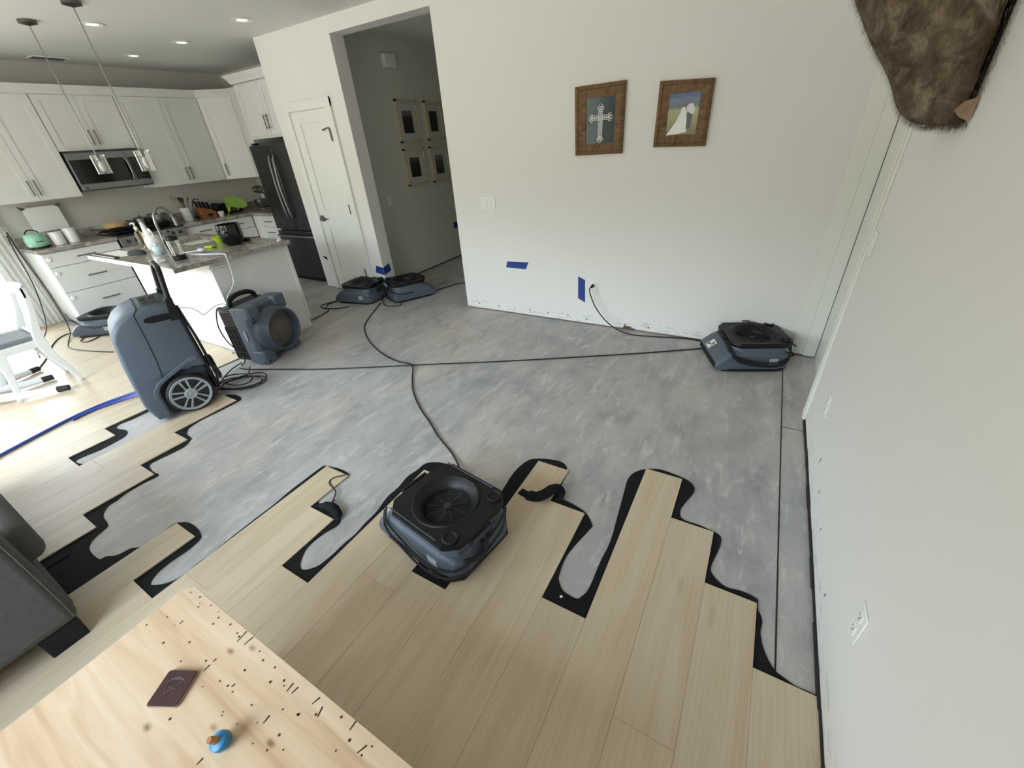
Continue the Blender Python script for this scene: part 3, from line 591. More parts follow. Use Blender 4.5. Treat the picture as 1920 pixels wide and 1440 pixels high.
# ============================================================ DRYING EQUIPMENT
def octo(x0,x1,y0,y1,c,n=16):
    # n points per quarter of a rectangle with cut corners, returned by even angle
    cx,cy=(x0+x1)/2,(y0+y1)/2; hx,hy=(x1-x0)/2,(y1-y0)/2; out=[]
    for k in range(4*n):
        a=2*PI*k/(4*n); dx,dy=math.cos(a),math.sin(a)
        t=min(hx/abs(dx) if abs(dx)>1e-9 else 9,hy/abs(dy) if abs(dy)>1e-9 else 9,(hx+hy-c)/(abs(dx)+abs(dy)))
        out.append((cx+dx*t,cy+dy*t))
    return out
def air_mover(loc,rot,label,W=.42,wrap=True,tagged=True):
    t=thing('air_mover',label,'air mover',(loc[0],loc[1],loc[2]),rot,'low-profile air movers drying the slab')
    w=W/2
    # lower housing, x from outlet (-) to rear (+)
    def sec(x,h,wy,z0=.016): 
        c=.02; return [(x,-wy,z0),(x,-wy,h-c),(x,-wy+c,h),(x,wy-c,h),(x,wy,h-c),(x,wy,z0)]
    m=M().loft([sec(-.27,.075,w-.005),sec(-.255,.085,w-.002),sec(-.20,.13,w),sec(-.165,.155,w-.01),sec(.16,.155,w-.008),sec(.235,.12,w-.03),sec(.262,.08,w-.075)])
    mesh('housing',m,MT['gry'],t,bev=.006,smooth=30)
    m=M().loft([[(x,y,z) for x,y in octo(-.175,.235,-w+.02,w-.02,.05,8)] for z in (.13,)]+[[(x,y,.188) for x,y in octo(-.165,.232,-w+.032,w-.032,.05,8)]],caps=False)
    mesh('fan_collar',m,MT['gry'],t,bev=.004)
    mesh('outlet_opening',M().add([(-.2712,-w+.02,.024),(-.2712,w-.02,.024),(-.2712,w-.025,.066),(-.2712,-w+.025,.066)],[(0,1,2,3)]),MT['void'],t,smooth=0)
    m=M().loft([[(x,y,z) for x,y in octo(-.26,.262,-w,w,.06,6)] for z in (0,.018)])
    mesh('base_skid',m,MT['rub'],t,bev=.003)
    # black lid: cut-corner plate with a bell-mouth inlet
    N=16; X0,X1=-.175,.262; cx,cy=.035,0
    ot=octo(X0,X1,-w+.012,w-.012,.055,N); ob=octo(X0+.006,X1-.006,-w+.02,w-.02,.055,N)
    circ=lambda r,z:[(cx+r*math.cos(2*PI*k/(4*N)),cy+r*math.sin(2*PI*k/(4*N)),z) for k in range(4*N)]
    rings=[[(x,y,.186) for x,y in ob],[(x,y,.205) for x,y in ot],[(x*.985+.001,y*.985,.222) for x,y in ot],circ(.158,.223),circ(.154,.229),circ(.148,.229),circ(.138,.221),circ(.118,.205),circ(.104,.182),circ(.102,.165)]
    lid=mesh('lid',M().loft(rings,caps=False),MT['blk'],t,smooth=35)
    mesh('inlet_cavity',M().disc((cx,cy,.170),.103,n=32),MT['void'],lid,smooth=0)
    m=M()
    for k in range(1,11): m.tube([(cx+.0098*k*math.cos(a*PI/18),cy+.0098*k*math.sin(a*PI/18),.186) for a in range(36)],.0010,5,closed=True)
    for k in range(9): a=k*2*PI/9+.2; m.cyl((cx,cy,.184),(cx+.101*math.cos(a),cy+.101*math.sin(a),.184),.0012,n=5)
    m.lathe([(.0001,.188),(.016,.188),(.018,.182)],(cx,cy,0),16)
    mesh('inlet_grille',m,MT['dsteel'],lid)
    for s in (-1,1):
        mesh('stacking_pad',M().lathe([(.034,.220),(.034,.232),(.029,.235),(.024,.232),(.022,.227),(.0001,.227)],(X1-.055,s*(w-.068),0),24),MT['blk'],lid)
        mesh('ridge',M().box((X0+.03,s*(w-.026)-.003,.221),(X1-.10,s*(w-.026)+.003,.2265)),MT['gryd'],lid,bev=.0015)
    m=M().box((X0-.012,-.075,.192),(X0+.03,-.06,.214)).box((X0-.012,.06,.192),(X0+.03,.075,.214)).box((X0-.028,-.075,.192),(X0-.012,.075,.214))
    mesh('carry_handle',m,MT['blk'],lid,bev=.004)
    mesh('rating_label',M().box((-.13,-w-.001,.09),(-.07,-w+.004,.13)) if not wrap else M().box((.10,-w+.004,.06),(.16,-w+.010,.105)),MT['label'],t,smooth=0)
    # switch panel on the rear
    mesh('switch_panel',M().box((.232,-.06,.10),(.262,.06,.165)),MT['gryd'],t,bev=.004)
    for s in (-.02,.02): mesh('receptacle',M().box((.261,s-.012,.12),(.265,s+.012,.145)),MT['blk'],t,bev=.002)
    return t
t=air_mover((-1.515,-2.64,.0108),R(-9),'black and slate air mover nearest the camera, sitting across the plank edge',.415)
m=M()
for dz,dr in ((0,0),(-.03,.012)):
    m.tube(spl([(-.20,-.17-dr,.185+dz*.3),(-.17,-.205-dr,.14+dz),(-.05,-.215-dr,.095+dz),(.08,-.22-dr,.075+dz),(.20,-.20-dr,.07+dz),(.268+dr,-.13,.085+dz),(.275+dr,0,.12+dz),(.27+dr,.10,.15+dz),(.262,.15,.185)],6),.0055,8)
m.tube(spl([(.27,.0,.12),(.29,-.04,.10),(.29,-.10,.115),(.275,-.14,.13)],5),.012,8)
mesh('power_cord',m,MT['rub'],t)
t=air_mover((-.405,-.225,0),R(23),'slate air mover by the right corner, cord lying over its lid',.44)
m=M()
for dz,dr in ((0,0),(-.016,.004),(-.03,.006)):
    m.tube(spl([(-.17,.14,.225),(-.19,.0,.215+dz*.3),(-.185,-.12,.19+dz*.6),(-.16,-.215,.15+dz),(-.08,-.235-dr,.11+dz),(.05,-.235-dr,.085+dz),(.17,-.225-dr,.085+dz),(.25,-.17-dr,.11+dz),(.268,-.12,.17)],6),.006,8)
m.tube(spl([(.02,.20,.235),(.05,.17,.245),(.09,.09,.236),(.13,.0,.234),(.17,-.06,.236),(.20,-.15,.236),(.26,-.2,.2)],6),.0055,8)
m.tube(spl([(.262,-.10,.15),(.30,-.08,.10),(.34,-.06,.06),(.33,-.02,.02)],5),.006,8)
mesh('power_cord',m,MT['rub'],t)
pl_=mesh('barcode_sticker',M().add([(-.262,.02,.0835),(-.262,.10,.0835),(-.205,.10,.128),(-.205,.02,.128)],[(0,1,2,3)]),MT['paper'],t,smooth=0)
m=M()
for a,b,c,e in ((.03,.04,.2,.8),(.045,.06,.45,.9),(.07,.09,.15,.5)): m.add([(-.262+.057*c,a,.0838+.0445*c),(-.262+.057*c,b,.0838+.0445*c),(-.262+.057*e,b,.0838+.0445*e),(-.262+.057*e,a,.0838+.0445*e)],[(0,1,2,3)])
mesh('sticker_print',m,MT['blk'],pl_,smooth=0)
t=air_mover((-4.72,-.20,0),R(9),'air mover in front of the pantry door, left one of the touching pair',.42,True)
mesh('power_cord',M().tube(spl([(.20,-.10,.23),(.27,-.02,.22),(.29,.02,.12),(.31,.0,.06),(.33,-.08,.02)],6),.006,8).tube(spl([(.262,.0,.15),(.31,.05,.16),(.34,.02,.10),(.31,-.05,.04)],6),.006,8),MT['rub'],t)
t=air_mover((-4.20,.10,0),R(242),'air mover at the hall opening, right one of the touching pair',.42,True)
mesh('power_cord',M().tube(spl([(.262,.0,.15),(.31,.06,.16),(.29,.14,.15),(.2,.215,.11),(.05,.222,.10),(.03,.225,.095)],6),.006,8).tube(spl([(.27,-.05,.15),(.33,.0,.12),(.32,.1,.06),(.27,.16,.02)],6),.006,8),MT['rub'],t)
t=air_mover((-6.93,-2.10,.0108),R(35),'air mover on the wood floor in front of the kitchen drawers',.42,True)
mesh('power_cord',M().tube(spl([(-.19,-.2,.22),(-.1,-.225,.15),(.05,-.23,.11),(.2,-.19,.14),(.24,-.1,.2)],6),.006,8),MT['rub'],t)
# ------------------------------------------------------------ dehumidifier
dh=thing('dehumidifier','tall slate-blue portable dehumidifier on wheels with a black handle','dehumidifier',(-4.048,-2.875,.0108),R(74))
DW=.42; WX,WZ,WR=.30,.149,.148
pr=[(.055,.012),(.042,.05),(.020,.14),(.024,.30),(.036,.47),(.060,.65),(.082,.705),(.125,.755),(.19,.795),(.27,.815),(.43,.815),(.452,.79),(.458,.70),(.468,.40),(.472,.31)]
pr+=[(.40,.325)]+[(WX+.178*math.cos(R(a)),WZ+.178*math.sin(R(a))) for a in range(66,198,12)]+[(.125,.05),(.12,.012)]
def inset(p,d):
    c=Vector((.24,.42)); return [tuple(Vector(a)+(c-Vector(a)).normalized()*d) for a in p]
m=M(); rings=[]
for y,d in ((0,.030),(.006,.014),(.028,.0),(DW-.028,.0),(DW-.006,.014),(DW,.030)): rings.append([(a,y,b) for a,b in inset(pr,d)])
n=len(pr); vs=[v for g in rings for v in g]; fs=[(i*n+k,i*n+(k+1)%n,(i+1)*n+(k+1)%n,(i+1)*n+k) for i in range(5) for k in range(n)]
tr=tessellate_polygon([[Vector((a,b,0)) for a,b in inset(pr,.030)]]); fs+=[tuple(t) for t in tr]+[tuple(5*n+i for i in t) for t in tr]
m.add(vs,fs); mesh('body_shell',m,MT['gry'],dh,smooth=42)
mesh('inner_core',M().box((.12,.07,.02),(.46,DW-.07,.34)),MT['gryd'],dh,bev=.01)
m=M().tube([(.255,.010,.808),(.232,.0005,.785),(.226,-.001,.6),(.216,-.001,.45),(.198,-.001,.315)],.0026,6)
m.tube([(.255,.010,.808),(.262,.03,.8155),(.262,DW-.03,.8155),(.255,DW-.01,.808)],.0026,6)
mesh('shell_seam',m,MT['void'],dh)
fd=[(.098,.03),(.098,.19),(.112,.245),(.15,.29),(.21,.325),(.30,.365),(.39,.402),(.44,.405),(.44,.375),(.39,.368),(.32,.34),(.225,.298),(.17,.268),(.138,.23),(.128,.19),(.128,.03)]
mesh('fender_rib',M().prism(fd,1,-.008,.01),MT['gry'],dh,bev=.006,seg=3)
sl=[(.262,.728),(.270,.715),(.30,.705),(.445,.700),(.445,.742),(.32,.752),(.275,.745)]
mesh('grip_recess',M().prism(sl,1,-.0015,.0035),MT['void'],dh,smooth=0)
mesh('control_panel',M().prism([(.285,.05),(.40,.05),(.40,DW-.10),(.285,DW-.10)],2,.812,.824),MT['gryd'],dh,bev=.004)
mesh('display',M().box((.30,.07,.824),(.385,.19,.826)).box((.30,.21,.824),(.335,.27,.828)).box((.35,.21,.824),(.385,.27,.828)),MT['blk'],dh,smooth=0)
hp=[(.435,.015,.70),(.445,.018,.80),(.462,.035,.93),(.475,.065,1.005),(.48,.12,1.03),(.48,DW-.12,1.03),(.475,DW-.065,1.005),(.462,DW-.035,.93),(.445,DW-.018,.80),(.435,DW-.015,.70)]
mesh('push_handle',M().tube(spl(hp,6),.017,12),MT['blk'],dh)
for y in (-.004,DW-.044): mesh('handle_bracket',M().prism([(.405,.685),(.458,.685),(.468,.84),(.425,.84)],1,y,y+.048),MT['blk'],dh,bev=.006)
mesh('rear_frame',M().prism([(.455,.10),(.487,.10),(.483,.40),(.472,.78),(.452,.78)],1,.02,DW-.02),MT['blk'],dh,bev=.01)
m=M().tube([(.475,.03,.76),(.493,.03,.5),(.50,.03,.2),(.48,.03,.1)],.008,8).tube([(.478,.09,.76),(.50,.09,.5),(.51,.09,.2)],.007,8)
m.tube(spl([(.49,.08,.28),(.515,.02,.26),(.525,.06,.18),(.51,.2,.2),(.50,.25,.28),(.52,.15,.32),(.52,.06,.28),(.515,.02,.18),(.53,.15,.16)],6),.010,8)
mesh('cord_bundle',m,MT['rub'],dh)
def wheel(y,s):
    c=(WX,y,WZ)
    w_=mesh('wheel',M().lathe([(.095,-.018),(.136,-.022),(.146,-.013),(.148,.0),(.146,.013),(.136,.022),(.095,.018)],c,48,axis=1),MT['rub'],dh)
    m=M().lathe([(.110,-.012),(.114,-.024),(.128,-.028),(.132,-.020),(.132,.02),(.110,.02)],c,48,axis=1).lathe([(.0001,-.028),(.012,-.030),(.016,-.026),(.030,-.030),(.040,-.026),(.044,-.016),(.044,.01)],c,32,axis=1)
    for k in range(5):
        a=R(90+72*k+6); dx,dz=math.cos(a),math.sin(a); nx,nz=-dz,dx
        p=lambda r,o,yy:(WX+dx*r+nx*o,yy,WZ+dz*r+nz*o)
        m.loft([[p(r_,-h,y-.012),p(r_,-h,y-.022),p(r_,-h*.55,y-.022),p(r_,-h*.4,y-.015),p(r_,h*.4,y-.015),p(r_,h*.55,y-.022),p(r_,h,y-.022),p(r_,h,y-.012)] for r_,h in ((.032,.018),(.114,.030))])
    r_=mesh('wheel_rim',m,MT['rim'],w_)
    mesh('backing_disc',M().lathe([(.0001,0),(.115,0)],(WX,y+.002,WZ),32,axis=1),MT['void'],w_)
wheel(-.012,1); wheel(DW+.0,-1)
# ------------------------------------------------------------ box-shaped air scrubber with a round snout
sc=thing('air_scrubber','boxy slate and black air scrubber with a big round snout beside the island','air scrubber',(-4.30,-1.935,0),R(15))
SW,SH=.44,.54
m=M().loft([[(x,y0,z0),(x,y1,z0),(x,y1,z1),(x,y0,z1)] for x,y0,y1,z0,z1 in ((-.03,0,SW,.02,SH-.01),(.0,0,SW,.02,SH),(.10,.0,SW,.02,SH),(.125,.03,SW-.03,.05,SH-.03))])
mesh('front_housing',m,MT['gry'],sc,bev=.012,seg=3)
for (y,z) in ((0,.0),(SW-.12,.0),(0,SH-.13),(SW-.12,SH-.13)):
    c=mesh('corner_foot',M().box((.04,y-.006,z+ (0 if z<.1 else .0)),(.165,y+.126,z+.135)),MT['gry'],sc,bev=.018,seg=3)
    mesh('bolt',M().lathe([(.0001,-.0005),(.009,-.0005)],(.165+.0015,y+.03,z+.03),12,axis=0).lathe([(.0001,0),(.009,0)],(.14,y-.0065,z+.03),12,axis=1),MT['void'],c,smooth=0)
cy,cz=.22,.275
pts=[(.205,.10),(.212,.16),(.214,.165),(.212,.185),(.192,.262),(.186,.27),(.176,.27),(.168,.262),(.168,.15),(.0001,.15)]
mesh('snout_ring',M().lathe(pts[:-2]+[(.168,.16)],(0,cy,cz),56,axis=0),MT['gryd'],sc)
mesh('filter_disc',M().lathe([(.0001,.19),(.171,.19)],(0,cy,cz),48,axis=0),MT['duct'],sc)
m=M().box((-.175,.012,.03),(-.03,SW-.012,SH-.03)); mesh('rear_housing',m,MT['blk'],sc,bev=.012)
m=M().box((-.185,.02,SH-.085),(-.03,SW-.02,SH-.015)); mesh('top_deck',m,MT['blk'],sc,bev=.012)
m=M().box((-.16,.009,.06),(-.045,.013,.36)); g_=mesh('intake_grille',m,MT['void'],sc,smooth=0)
m=M()
for z in (.06,.12,.18,.24,.30,.355): m.box((-.165,.002,z-.004),(-.04,.012,z+.004))
for x in (-.165,-.125,-.085,-.04): m.box((x-.004,.004,.06),(x+.004,.012,.36))
mesh('grille_bars',m,MT['blk'],g_,smooth=0)
m=M().tube(spl([(-.10,.09,SH-.02),(-.10,.10,SH+.03),(-.09,.17,SH+.06),(-.08,.27,SH+.06),(-.075,.34,SH+.03),(-.075,.35,SH-.02)],6),.021,12,flat=1.0)
mesh('carry_handle',m,MT['blk'],sc)
mesh('side_latch',M().box((.035,-.012,.24),(.06,.002,.33)),MT['rim'],sc,bev=.005)
mesh('power_cord',M().tube(spl([(-.16,.05,SH-.01),(-.20,.03,SH-.03),(-.20,-.02,.38),(-.17,-.03,.25),(-.11,-.035,.18),(-.06,-.03,.13),(-.05,-.04,.05),(-.10,-.05,.008)],6),.0055,8),MT['rub'],sc)
# ------------------------------------------------------------ cords on the floor
def cord(name,pts,label,r=.0055,mat='rub',cat='cord',k=6): return tag(mesh(name,M().tube(spl(pts,k),r,8),MT[mat]),label,cat)
z=.0062
cord('power_cord',[(-.67,-.143,z),(-.811,-.232,z),(-1.156,-.444,z),(-1.545,-.665,z),(-1.938,-.887,z),(-2.34,-1.104,z),(-2.755,-1.316,z),(-3.17,-1.539,z),(-3.6,-1.759,z),(-3.884,-1.877,z),(-4.10,-1.97,z),(-4.25,-2.03,z),(-4.35,-2.05,z)],'long black cord crossing the bare slab from the scrubber to the right corner air mover')
cord('power_cord',[(-4.36,-.27,z),(-4.25,-.46,z),(-4.12,-.688,z),(-3.969,-.898,z),(-3.722,-1.093,z),(-3.474,-1.231,z),(-3.238,-1.327,z),(-3.045,-1.371,z),(-2.90,-1.375,.012),(-2.82,-1.42,.012),(-2.704,-1.56,z),(-2.554,-1.716,z),(-2.357,-1.866,z),(-2.189,-1.967,z),(-2.026,-2.072,z),(-1.841,-2.17,z),(-1.70,-2.28,.02),(-1.60,-2.40,.06)],'black cord curving from the hall pair of air movers down to the nearest one')
cord('power_cord',[(-1.742,-.04,.395),(-1.748,-.075,.385),(-1.735,-.085,.33),(-1.68,-.09,.22),(-1.58,-.10,.11),(-1.46,-.11,.04),(-1.318,-.105,z),(-1.1,-.07,z),(-.87,-.02,z),(-.66,-.03,z)],'black cord hanging from the far wall outlet to the right corner air mover')
tag(mesh('plug',M().cyl((-1.742,-.009,.397),(-1.742,-.045,.395),.016,.012,14),MT['rub']),'black plug in the upper socket of the far wall outlet','plug')
cord('power_cord',[(-3.0,.95,z),(-3.5,.83,z),(-3.836,.70,z),(-3.93,.50,z),(-3.99,.36,z)],'black cord running into the hall past the right air mover of the pair')
cord('power_cord',[(-4.50,-1.62,z),(-4.58,-1.35,z),(-4.72,-1.0,z),(-4.78,-.72,z),(-4.93,-.62,z),(-5.0,-.52,z),(-4.96,-.43,z)],'black cord looping on the slab from behind the scrubber to the pantry air mover')
cord('power_cord',[(-4.66,-.50,z),(-4.74,-.60,z),(-4.93,-.66,z),(-5.05,-.58,z),(-4.98,-.40,z)],'small black cord loop left of the pantry air mover')
cord('power_cord',[(-4.12,-.15,z),(-4.06,-.25,z),(-4.16,-.32,z),(-4.30,-.28,z),(-4.38,-.20,.03)],'short black cord loop in front of the touching pair of air movers')
# loops between dehumidifier and scrubber
cx,cy_=-4.05,-2.22
m=M()
for i,(dx,dy,ra,rb,th) in enumerate(((0,0,.20,.11,.4),(.03,.03,.17,.12,.9),(-.05,.02,.15,.09,.1),(.06,-.02,.21,.10,.65))):
    m.tube([(cx+dx+ra*math.cos(a*PI/16)*math.cos(th)-rb*math.sin(a*PI/16)*math.sin(th),cy_+dy+ra*math.cos(a*PI/16)*math.sin(th)+rb*math.sin(a*PI/16)*math.cos(th),.018+.007*i+.006*math.sin(a*PI/8)) for a in range(32)],.0055,8,closed=True)
m.tube(spl([(-4.19,-2.33,.012),(-4.28,-2.22,.02),(-4.38,-2.1,.016),(-4.42,-1.98,.016)],5),.0055,8)
m.tube(spl([(-4.22,-2.02,.03),(-4.12,-2.12,.016),(-4.2,-2.28,.018),(-4.27,-2.33,.03)],5),.0055,8)
tag(mesh('coiled_cord',m,MT['rub']),'loose black cord loops between the dehumidifier and the scrubber','cord')
zh=.022
cord('drain_hose',[(-4.57,-3.80,zh),(-4.64,-3.60,zh),(-4.70,-3.42,zh),(-4.757,-3.235,zh),(-4.794,-3.066,zh),(-4.80,-2.90,zh),(-4.74,-2.72,.03),(-4.60,-2.60,.06)],'long blue drain hose on the wood floor left of the dehumidifier',.011,'hose','hose')
cord('drain_hose',[(-4.745,-3.12,zh),(-4.765,-3.0,zh),(-4.74,-2.87,zh),(-4.69,-2.77,.03),(-4.56,-2.66,.06)],'shorter blue hose end branching beside the long drain hose',.010,'hose','hose')
zk=.0165
cord('power_cord',[(-6.05,-2.40,zk),(-6.39,-2.507,zk),(-6.70,-2.56,zk),(-6.95,-2.50,zk),(-7.3,-2.36,.08),(-7.65,-2.27,.45),(-7.84,-2.25,.86),(-7.95,-2.225,1.10)],'black cord rising from the wood floor past the curtain to the counter outlet, right one')
cord('power_cord',[(-6.72,-2.80,zk),(-7.1,-2.72,zk),(-7.45,-2.50,.12),(-7.72,-2.34,.5),(-7.85,-2.28,.88),(-7.95,-2.24,1.07)],'black cord dropping beside the curtain behind the dining chair, left one')
cord('power_cord',[(-7.20,-2.28,zk),(-7.30,-2.42,zk),(-7.1,-2.58,zk),(-6.6,-2.78,zk),(-6.35,-2.9,zk)],'black cord from the kitchen air mover running under the dining chair')
cord('power_cord',[(-7.02,-2.27,zk),(-6.85,-2.42,zk),(-6.72,-2.40,zk),(-6.78,-2.28,zk),(-6.92,-2.26,zk)],'small black cord loop in front of the kitchen air mover')
cord('hanging_hose',[(-4.88,-1.80,.93),(-4.70,-1.76,.935),(-4.53,-1.70,.932),(-4.505,-1.70,.90),(-4.51,-1.72,.70),(-4.48,-1.83,.60),(-4.45,-1.88,.55)],'white cord hanging over the island end down to the scrubber',.005,'chairw','cord')
cord('drain_tube',[(-4.17,-2.33,.70),(-4.199,-2.301,.696),(-4.233,-2.231,.662),(-4.256,-2.185,.615),(-4.269,-2.158,.575),(-4.288,-2.119,.577),(-4.325,-2.042,.591),(-4.366,-1.959,.585),(-4.40,-1.90,.552)],'thin grey tube sagging from the dehumidifier to the scrubber',.003,'rim','tube')
# ============================================================ LIVING SIDE
# coffee table
TZ=.45; tx0,tx1,ty0,ty1=-1.875,-.66,-4.30,-3.462
ct=thing('coffee_table','knotty pine slab coffee table with nail holes and a rounded corner','coffee table',((tx0+tx1)/2,(ty0+ty1)/2,.0105))
hx,hy=(tx1-tx0)/2,(ty1-ty0)/2; zt=TZ-.0105
rc=.035; pts=[]
for (sx,sy,a0) in ((1,1,0),(-1,1,90),(-1,-1,180),(1,-1,270)):
    for k in range(7):
        a=R(a0+15*k); pts.append((sx*(hx-rc)+rc*math.cos(a),sy*(hy-rc)+rc*math.sin(a)))
top=mesh('tabletop',M().prism(pts,2,zt-.042,zt),MT['pine'],ct,bev=.007,seg=3,smooth=40)
for sx in (-1,1):
    for sy in (-1,1): mesh('leg',M().box((sx*(hx-.16),sy*(hy-.16),0),(sx*(hx-.08),sy*(hy-.08),zt-.042)),MT['pine'],ct,bev=.004)
mesh('apron',M().box((-hx+.12,-hy+.12,zt-.11),(hx-.12,-hy+.10,zt-.042)).box((-hx+.12,hy-.12,zt-.11),(hx-.12,hy-.10,zt-.042)),MT['pine'],ct,smooth=0)
NH=[(-1.838, -3.48), (-1.792, -3.474), (-1.77, -3.486), (-1.73, -3.472), (-1.686, -3.472), (-1.667, -3.483), (-1.612, -3.477), (-1.567, -3.482), (-1.552, -3.485), (-1.458, -3.48), (-1.427, -3.49), (-1.38, -3.485), (-1.847, -3.601), (-1.816, -3.558), (-1.67, -3.564), (-1.739, -3.602), (-1.636, -3.603), (-1.572, -3.568), (-1.766, -3.56), (-1.662, -3.501), (-1.761, -3.494), (-1.358, -3.513), (-1.328, -3.493), (-1.317, -3.501), (-1.427, -3.575), (-1.453, -3.573), (-1.512, -3.607), (-1.353, -3.568), (-1.404, -3.612), (-1.399, -3.618), (-1.304, -3.583), (-1.232, -3.572), (-1.274, -3.613), (-1.197, -3.585), (-1.231, -3.604), (-1.511, -3.686), (-1.346, -3.609), (-1.229, -3.524), (-1.484, -3.577), (-1.449, -3.529), (-1.187, -3.502), (-1.126, -3.475), (-1.085, -3.526), (-1.025, -3.503), (-1.016, -3.48), (-1.226, -3.523), (-1.072, -3.497), (-1.272, -3.535)]
KF=[((-1.543, -3.497), (-1.547, -3.465)), ((-1.517, -3.492), (-1.513, -3.466)), ((-1.55, -3.585), (-1.551, -3.568)), ((-1.552, -3.56), (-1.551, -3.551)), ((-1.757, -3.551), (-1.757, -3.54)), ((-1.299, -3.506), (-1.3, -3.485)), ((-1.283, -3.502), (-1.28, -3.485)), ((-1.289, -3.577), (-1.29, -3.559)), ((-1.354, -3.7), (-1.353, -3.686)), ((-1.441, -3.57), (-1.44, -3.561)), ((-1.179, -3.504), (-1.186, -3.483)), ((-1.037, -3.505), (-1.028, -3.484)), ((-1.087, -3.484), (-1.087, -3.463)), ((-1.215, -3.492), (-1.209, -3.473))]
ctx,cty=(tx0+tx1)/2,(ty0+ty1)/2
for x,y in NH: mesh('nail_hole',M().disc((x-ctx,y-cty,zt+.0006),.0017+.0020*random.random(),n=9),MT['hole'],top,smooth=0)
for (xa,ya),(xb,yb) in KF:
    a=Vector((xa-ctx,ya-cty,zt+.0006));b=Vector((xb-ctx,yb-cty,zt+.0006)); d_=(b-a).normalized(); nn=Vector((-d_.y,d_.x,0))*.0022; mesh('saw_nick',M().add([a-nn*.6,b-nn,b+nn,a+nn*.6],[(0,1,2,3)]),MT['hole'],top,smooth=0)
co=thing('coaster','square dark brown leather coaster with a faded pale emblem','coaster',(-1.576,-3.647,TZ+.0005),R(27))
s_=.042
def rsq(h,r=.006):
    out=[]
    for sx,sy,a0 in ((1,1,0),(-1,1,90),(-1,-1,180),(1,-1,270)):
        for k in range(4): a=R(a0+30*k); out.append((sx*(h-r)+r*math.cos(a),sy*(h-r)+r*math.sin(a)))
    return out
mesh('coaster_base',M().prism(rsq(s_),2,0,.006),MT['coastr'],co,smooth=0)
tp=mesh('leather_face',M().prism(rsq(s_-.0015),2,.006,.0085),MT['brownc'],co,smooth=0)
m=M(); zz=.0087
# a shield outline with crossed strokes, worn and pale
m.tube([( -.018,.020,zz),(.018,.020,zz),(.020,-.002,zz),(.0,-.026,zz),(-.020,-.002,zz)],.0007,5,closed=True)
m.tube([(-.026+.052*k/12,.012+.012*math.sin(PI*k/12),zz) for k in range(13)],.0006,5).tube([(-.010,-.012,zz),(.0,.012,zz),(.010,-.012,zz)],.0008,5).tube([(-.012,.002,zz),(.012,-.004,zz)],.0006,5).tube([(-.014,-.016,zz),(.014,.014,zz)],.0005,5)
mesh('faded_emblem',m,MT['chalk'],tp)
pg=thing('bottle_stopper','blue round plug with a short wooden stem lying on the coffee table','stopper',(-1.335,-3.648,TZ+.021),R(30))
pb=M().lathe([(.0001,-.018),(.017,-.017),(.021,-.010),(.0215,.0),(.020,.008),(.013,.012),(.0001,.012)],n=32)
o=mesh('rubber_disc',pb,MT['tealp'],pg); o.rotation_euler=(R(14),R(-12),0)
o=mesh('wood_stem',M().lathe([(.0085,.010),(.0075,.030),(.0065,.034),(.0001,.034)],n=20),MT['spoon'],pg); o.rotation_euler=(R(14),R(-12),0)
# sofa: its arm end faces the camera
sf=thing('sofa','grey fabric sofa with squared arm and black block feet at the left edge','sofa',(-3.4,-4.2,.0105))
def sb(name,x0,x1,y0,y1,z0,z1,b=.03,mat='fabric'): return mesh(name,M().box((x0+3.4,y0+4.2,z0),(x1+3.4,y1+4.2,z1)),MT[mat],sf,bev=b,seg=4)
sb('arm',-2.72,-2.53,-4.68,-3.705,.095,.66,.035)
sb('arm',-4.27,-4.08,-4.68,-3.705,.095,.66,.035)
sb('seat_base',-4.2,-2.60,-4.6,-3.70,.09,.30,.03)
sb('seat_cushion',-4.07,-3.42,-4.45,-3.64,.29,.47,.05); sb('seat_cushion',-3.41,-2.73,-4.45,-3.64,.29,.47,.05)
sb('backrest',-4.2,-2.6,-4.75,-4.50,.09,.80,.05)
for x in (-2.655,-4.2):
    for y in (-3.84,-4.62): sb('foot',x,x+.115,y,y+.115,0,.10,.004,'void')
mesh('piping',M().tube(spl([(.872,.478,.12),(.874,.482,.35),(.872,.478,.60),(.86,.44,.655),(.86,.2,.658),(.86,-.4,.658)],6),.003,6),MT['fabric'],sf)
# mounted animal shoulder on the right wall
mt=thing('animal_mount','brown furry taxidermy shoulder mount hanging on the right wall, top right','taxidermy mount',(0,-1.5,1.57))
prf=[(-.02,.012,.12),(-.070,.0,.152),(-.115,.018,.162),(-.152,.048,.168),(-.175,.085,.172),(-.192,.122,.175),(-.228,.175,.178),(-.268,.220,.18),(-.310,.28,.18),(-.345,.335,.17),(-.375,.38,.165),(-.41,.45,.15),(-.44,.52,.13),(-.46,.58,.10),(-.47,.62,.05)]
